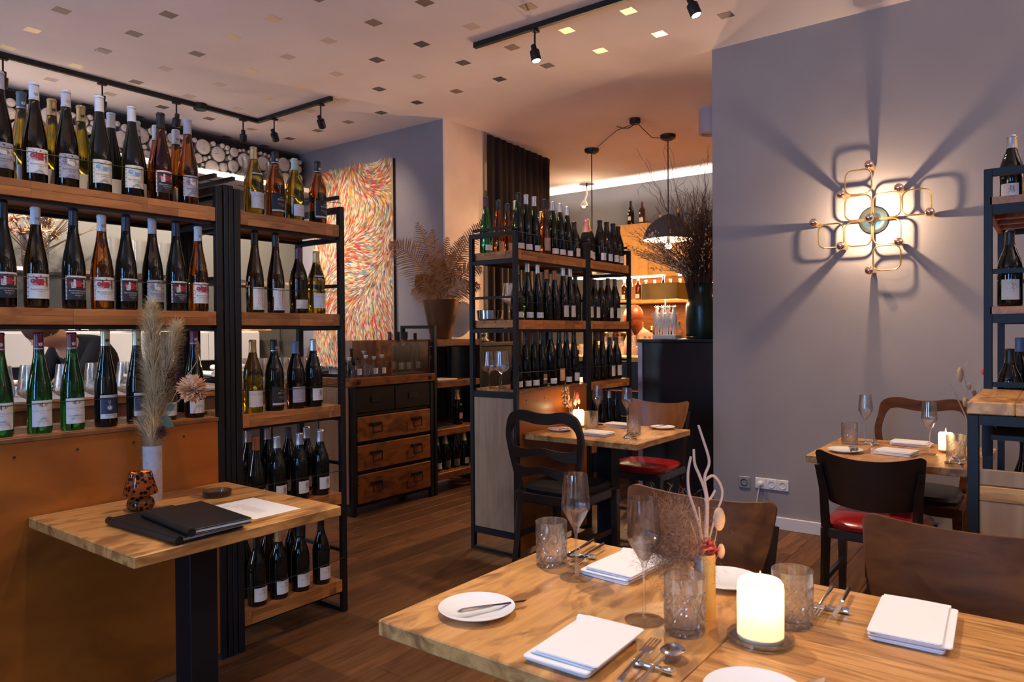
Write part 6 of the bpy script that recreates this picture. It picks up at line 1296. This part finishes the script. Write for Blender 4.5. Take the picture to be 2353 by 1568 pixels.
# pendants
for n, (x, y) in enumerate(((6.73, 4.0), (6.73, 3.117))):
    p = thing('pendant_lamp', ('dome pendant lamp on the left cord over the bar', 'dome pendant lamp glowing behind the willow branches')[n], 'lamp', (x, y, CZ))
    D = .34 if n == 0 else 0
    MB().lathe([(0, -.05), (.045, -.05), (.075, -.03), (.078, 0)], 28).build('ceiling_rose', M['black'], p, True); MB().tube([(0, 0, -.04), (0, 0, -.80-D)], .006, 8).build('cord', M['black'], p)
    MB().lathe([(.02, -.79), (.05, -.80), (.12, -.84), (.19, -.90), (.235, -.97), (.25, -1.045), (.246, -1.045)], 40).build('dome_shade', M['dark'], p, True, (0, 0, -D)); MB().lathe([(.018, -.80), (.048, -.81), (.115, -.848), (.185, -.905), (.23, -.975), (.2455, -1.044)], 40).build('white_inner_dome', M['white'], p, True, (0, 0, -D))
    MB().sphere((0, 0, -1.11), .035, 16).build('light_bulb', mat('pendant_bulb', (1, .8, .5), .5, emit=((1, .72, .42), 30)), p, True, (0, 0, -D)); MB().tube([(0, 0, -.80), (0, 0, -1.08)], .018, 12).build('bulb_holder', M['black'], p, False, (0, 0, -D))
    light('pendant_light', 'POINT', (x, y, CZ-1.19-D), 55, (1, .60, .30), shadow_soft_size=.035)
cj = thing('ceiling_cable_box', 'black ceiling junction with slack cables running to the two pendants', 'cable', (6.02, 3.115, CZ)); MB().lathe([(0, -.05), (.04, -.05), (.05, -.04), (.05, 0)], 20).build('junction_box', M['black'], cj)
MB().tube([(.03, 0, -.03), (.2, .3, -.012), (.71, .885, -.03)], .004, 5).tube([(.03, 0, -.03), (.35, .0, -.10), (.71, .002, -.03)], .004, 5).tube([(0, 0, -.05), (-.05, .04, -.09), (-.02, .12, -.07), (.02, .2, -.03)], .005, 5).build('cables', M['rope'], cj)
dl = thing('surface_downlight', 'pale round surface downlight beside the lavender wall corner', 'lamp', (6.2, 2.46, CZ)); MB().lathe([(0, -.20), (.075, -.20), (.08, -.215), (.10, -.215), (.105, -.20), (.105, 0)], 32).build('housing', mat('pale_blue_grey_enamel', (.40, .38, .46), .5), dl, True)
hl = thing('halogen_spot', 'bright small halogen spot under the ceiling above the bottles', 'spotlight', (8.2, 4.95, CZ)); MB().tube([(0, 0, 0), (0, 0, -.16), (-.05, 0, -.24)], .012, 8).lathe([(0, 0), (.10, 0), (.10, -.02), (0, -.02)], 20).build('bracket', M['chrome'], hl, True); MB().lathe([(.02, .05), (.05, 0), (.055, -.03), (.045, -.03), (.03, 0)], 16, Matrix.Translation((-.06, 0, -.29))).build('reflector', M['chrome'], hl, True); MB().sphere((-.08, 0, -.31), .028, 12).build('halogen_bulb', mat('halogen', (1, 1, 1), .5, emit=((1, .85, .65), 60)), hl, True)
light('halogen_light', 'POINT', (8.08, 4.95, 2.93), 5, WARM2, shadow_soft_size=.04)
# back bar
bb = thing('back_bar', 'orange wooden back bar with bottle boards along the far wall', 'bar', (8.4, 3.3, 0))
MB().cbox(-.25, -2.0, 0, .24, 2.6, 1.085, .003).build('lower_cabinets', M['blacksat'], bb); MB().cbox(-.30, -2.0, 1.086, .24, 2.6, 1.13, .003).build('counter_top', M['barwood'], bb); MB().cbox(.215, -2.0, 1.131, .24, 1.28, 2.02, .002).build('back_panel', M['walnut'], bb)
MB().cbox(-.14, -2.0, 1.68, .214, 1.22, 1.727, .003).build('bottle_board', M['barwood'], bb)
for k in range(2):
    y1_ = 1.22-.42*k; zt = 2.69 if k == 0 else 2.50
    MB().cbox(-.14, y1_-.415, 2.03, .24, y1_, zt, .003).build('upper_cabinet', M['barwood'], bb)
for k in range(5): MB().cbox(-.14, .38-.45*(k+1)+.004, 2.03, .24, .38-.45*k, 2.50, .003).build('upper_cabinet', M['barwood'], bb)
for k, y in enumerate((1.0, .1, -.8)):
    MB().box(-.02, y-.35, 2.012, .02, y+.35, 2.029).build('light_strip', M['ledbar'], bb)
light('bar_strip_light', 'AREA', (8.33, 3.6, 2.0), 24, WARM, (-.2, 0, -1), shape='RECTANGLE', size=2.4, size_y=.06)
light('under_board_light', 'AREA', (8.36, 3.6, 1.665), 15, WARM, (-.1, 0, -1), shape='RECTANGLE', size=2.4, size_y=.05)
light('cove_uplight', 'AREA', (8.42, 4.3, 2.76), 11, NEUT, (.08, 0, 1), shape='RECTANGLE', size=3.2, size_y=.05, spread=R(75))
MB().box(.0, -.7, 2.69, .04, 1.22, 2.735).build('cove_trough', M['dark'], bb)
q = random.Random(31); kinds = [('am', 'gf', 'sc'), ('cl', 'k', 'ta'), ('am', 'k', 'lk'), ('dg', 'r', 'lo'), ('yg', 'g', 'ta'), ('cl', 'w', 'lo'), ('dk', 'gf', 'sc'), ('am', 'r', 'ta')]
def barrow(where, z, x, y0_, y1_, st, hs):
    n = 0; y = y1_
    while y > y0_ and n < 32:
        g, c, l = q.choice(kinds); H = q.choice(hs); sh = q.choice('dbdc')
        bottle(x+q.uniform(-.03, .03), y, z, H, sh, g, c, l, mklabel(n, where, g, c, l, 'spirits bottle'), None, R(-90+q.uniform(-20, 20))); y -= st+q.uniform(0, .02); n += 1
barrow('from left on the bar bottle board', 1.7275, 8.33, 2.75, 4.48, .098, (.24, .27, .29)); barrow('from left on the back bar counter', 1.1305, 8.30, 2.9, 4.85, .115, (.26, .29, .31))
for n, (y, H, sh, g, c, l) in enumerate(((4.36, .30, 'c', 'dk', 'k', 'ov'), (4.20, .27, 'd', 'am', 'r', 'sc'))): bottle(8.30, y, 2.6905, H, sh, g, c, l, ('champagne bottle with oval label on the tall orange cabinet', 'amber whisky bottle on the tall orange cabinet')[n], None, R(-90))
for n, (y, H, sh, g, c, l) in enumerate(((3.95, .28, 'd', 'am', 'gf', 'sc'), (3.72, .33, 'f', 'dk', 'gf', 'sc'), (3.45, .32, 'c', 'dk', 's', 'ov'), (3.2, .30, 'c', 'dk', 'k', 'lo'), (2.95, .33, 'f', 'dk', 'gf', 'lo'))): bottle(8.32, y, 2.5005, H, sh, g, c, l, '%s bottle with %s cap behind the branches, %s from left' % (GLN[g], CAPN[c], ORD[n]), None, R(-90))
fbar = thing('front_bar', 'front bar counter with a wooden top left of the black bar end', 'bar', (6.1, 3.3, 0)); MB().cbox(-.2, -.65, 0, .2, .95, 1.045, .003).build('bar_body', M['blacksat'], fbar); MB().cbox(-.25, -.65, 1.046, .25, .97, 1.09, .003).build('bar_top', M['barwood'], fbar)
MB().tube([(-.23, -.64, .78), (-.23, .95, .78)], .012, 8).build('foot_rail', mat('copper_rail', (.75, .36, .22), .3, 1), fbar)
for n in range(7):
    t = thing('whisky_tumbler', 'tumbler on the front bar, %s from the left' % ORD[n], 'glass', (6.1+.04*(n % 2), 4.15-.13*n, 1.0905), 0, 'tumblers on the front bar'); link('cut_glass', BM['tum'], t)
for n in range(5): stem_glass(6.0, 3.55-.14*n, 'wine glass on the front bar, %s from the left' % ORD[n], z=1.0905, h=.21, kind='round', group='wine glasses on the front bar')
# ---------------------------------------------------------------- people
def skin(name, parent, nodes, edges, m, loc=(0, 0, 0), sub=2):
    me = bpy.data.meshes.new(name); me.from_pydata([n[0] for n in nodes], edges, []); me.materials.append(m); o = link(name, me, parent, loc)
    md = o.modifiers.new('skin', 'SKIN'); md.use_smooth_shade = True; sv_ = me.skin_vertices[0].data
    for i, n in enumerate(nodes): r_ = n[1]; sv_[i].radius = r_ if isinstance(r_, tuple) else (r_, r_); sv_[i].use_root = (i == 0)
    s_ = o.modifiers.new('sub', 'SUBSURF'); s_.levels = sub; s_.render_levels = sub; return o
def hand(parent, base, d, m):
    d = Vector(d).normalized(); s = d.cross(Vector((0, 0, 1))).normalized(); u = s.cross(d); b = Vector(base)
    N_ = [(tuple(b), .022), (tuple(b+d*.05), (.034, .016)), (tuple(b+d*.085), (.032, .014))]; E_ = [(0, 1), (1, 2)]; me_ = []
    for k in range(4):
        c0 = b+d*.08+s*(.024-.016*k); L_ = (.062, .072, .068, .052)[k]; MB().tube([c0, c0+d*L_*.45-u*.004, c0+d*L_*.8-u*.016, c0+d*L_-u*.028], [.0085, .008, .0075, .005], 8).build('finger', m, parent, True)
    MB().tube([b+d*.02+s*.026, b+d*.05+s*.048, b+d*.085+s*.050-u*.01], [.011, .010, .007], 8).build('thumb', m, parent, True)
    skin('palm', parent, N_, E_, m, sub=1)
def person(label, loc, rz, J, top, pants, hair, hairlen=0, apron=False):
    """J: joints in local metres: pelvis, chest, neck, head, elbows, hands, knees, feet; faces +x"""
    t = thing('person', label, 'person', loc, rz); V = lambda k: tuple(J[k])
    mid = tuple((Vector(J['pelvis'])+Vector(J['chest']))/2); ls, rs = J['shl'], J['shr']
    N_ = [(V('pelvis'), (.15, .11)), (mid, (.13, .10)), (V('chest'), (.15, .11)), (V('neck'), .052), (V('head'), (.095, .108)), (tuple(Vector(J['head'])+Vector(J['hd'])*.07), (.086, .100)), (ls, .058), (J['ell'], .042), (J['hal'], .028), (rs, .058), (J['elr'], .042), (J['har'], .028),
          (J['hl'], .088), (J['kl'], .058), (J['fl'], .042), (J['tl'], .035), (J['hr'], .088), (J['kr'], .058), (J['fr'], .042), (J['tr'], .035)]
    E_ = [(0, 1), (1, 2), (2, 3), (3, 4), (4, 5), (2, 6), (6, 7), (7, 8), (2, 9), (9, 10), (10, 11), (0, 12), (12, 13), (13, 14), (14, 15), (0, 16), (16, 17), (17, 18), (18, 19)]
    body = skin('body', t, N_, E_, M['skin'])
    g = lambda r_: tuple(v+.028 for v in r_) if isinstance(r_, tuple) else r_+.018
    T_ = [0, 1, 2, 3, 6, 7, 8, 9, 10, 11]; mp = {a: i for i, a in enumerate(T_)}; N2 = [(N_[i][0], g(N_[i][1])) for i in T_]; N2[mp[3]] = (tuple(Vector(J['chest']).lerp(Vector(J['neck']), .62)), .085); N2[mp[8]] = (tuple(Vector(N_[7][0]).lerp(Vector(N_[8][0]), .85)), .040); N2[mp[11]] = (tuple(Vector(N_[10][0]).lerp(Vector(N_[11][0]), .85)), .040)
    skin('top', t, N2, [(mp[a], mp[b]) for a, b in E_ if a in mp and b in mp], M[top])
    Q_ = [0, 12, 13, 14, 16, 17, 18]; mp = {a: i for i, a in enumerate(Q_)}; skin('trousers', t, [(N_[i][0], g(N_[i][1])) for i in Q_], [(mp[a], mp[b]) for a, b in E_ if a in mp and b in mp], M[pants])
    hand(t, J['hal'], Vector(J['hal'])-Vector(J['ell']), M['skin']); hand(t, J['har'], Vector(J['har'])-Vector(J['elr']), M['skin'])
    h = Vector(J['head']); up = Vector(J['hd']).normalized(); fw = Vector(J['face']).normalized(); sd = up.cross(fw).normalized(); c = h+up*.035
    fc = MB().tube([c+fw*.066-up*.01, c+fw*.096-up*.035, c+fw*.070-up*.042], [.006, .011, .008], 8)
    for s in (() if hairlen else (-1, 1)): fc.sphere(c+fw*.008+sd*s*.070-up*.02, .018, 8, sx=.6, sz=1.3)
    fc.build('nose_and_ears', M['skin'], t, True)
    ey = MB()
    for s in (-1, 1): ey.sphere(c+fw*.070+sd*s*.032-up*.002, .010, 8)
    ey.build('eyes', M['canvasdark'], t, True); MB().tube([c+fw*.068-sd*.022-up*.064, c+fw*.076-up*.062, c+fw*.068+sd*.022-up*.064], .0045, 6).build('mouth', mat('lips', (.45, .13, .11), .5), t, True)
    hm_ = MB(); rot = Matrix((sd, fw, up)).transposed().to_4x4(); pr = []
    hm_.sphere((0, 0, 0), .112, 20, sx=.93, sy=1.02, sz=1.0, mtx=Matrix.Translation(c+up*.030-fw*.022) @ rot)
    if hairlen:
        q_ = random.Random(3)
        for k in range(110):
            a = R(35)+R(290)*k/109; o_ = sd*math.sin(a)*.09-fw*(-math.cos(a))*.09*1; o_ = sd*math.sin(a)*.092+fw*math.cos(a)*.088
            p0 = c+up*.05+o_*.85; hm_.tube([p0+up*.04-o_*.3, p0, p0+o_*.12-up*.09, p0+o_*.10-up*(.09+hairlen*q_.uniform(.8, 1.05))-o_*.15], [.012, .012, .010, .004], 6)
    hm_.build('hair', M[hair], t, True)
    return t
person('woman with chin-length red hair in a beige jumper, bent over her work behind the bar', (7.0, 3.52, 0), R(150), dict(pelvis=(0, 0, .88), chest=(.05, 0, 1.18), neck=(.09, 0, 1.34), head=(.14, 0, 1.42), hd=(.35, 0, 1), face=(1, 0, -.5), shl=(.05, .17, 1.26), ell=(.12, .23, 1.02), hal=(.34, .12, 1.00), shr=(.05, -.17, 1.26), elr=(.12, -.23, 1.02), har=(.34, -.12, 1.00),
    hl=(0, .09, .82), kl=(.03, .10, .48), fl=(0, .10, .09), tl=(.12, .10, .04), hr=(0, -.09, .82), kr=(.03, -.10, .48), fr=(0, -.10, .09), tr=(.12, -.10, .04)), 'knit', 'cloth', 'hair', .12)
person('person in black leaning over the service table behind the left rack', (2.15, 5.05, 0), R(195), dict(pelvis=(-.10, 0, .88), chest=(.10, 0, 1.20), neck=(.26, 0, 1.30), head=(.36, 0, 1.33), hd=(.6, 0, .8), face=(.8, 0, -.7), shl=(.12, .18, 1.25), ell=(.28, .24, 1.08), hal=(.46, .20, 1.04), shr=(.12, -.18, 1.25), elr=(.20, -.24, 1.04), har=(.40, -.2, 1.02),
    hl=(-.10, .09, .82), kl=(-.08, .10, .48), fl=(-.12, .10, .09), tl=(0, .10, .04), hr=(-.10, -.09, .82), kr=(-.08, -.10, .48), fr=(-.12, -.10, .09), tr=(0, -.10, .04)), 'cloth', 'cloth', 'twig', 0)
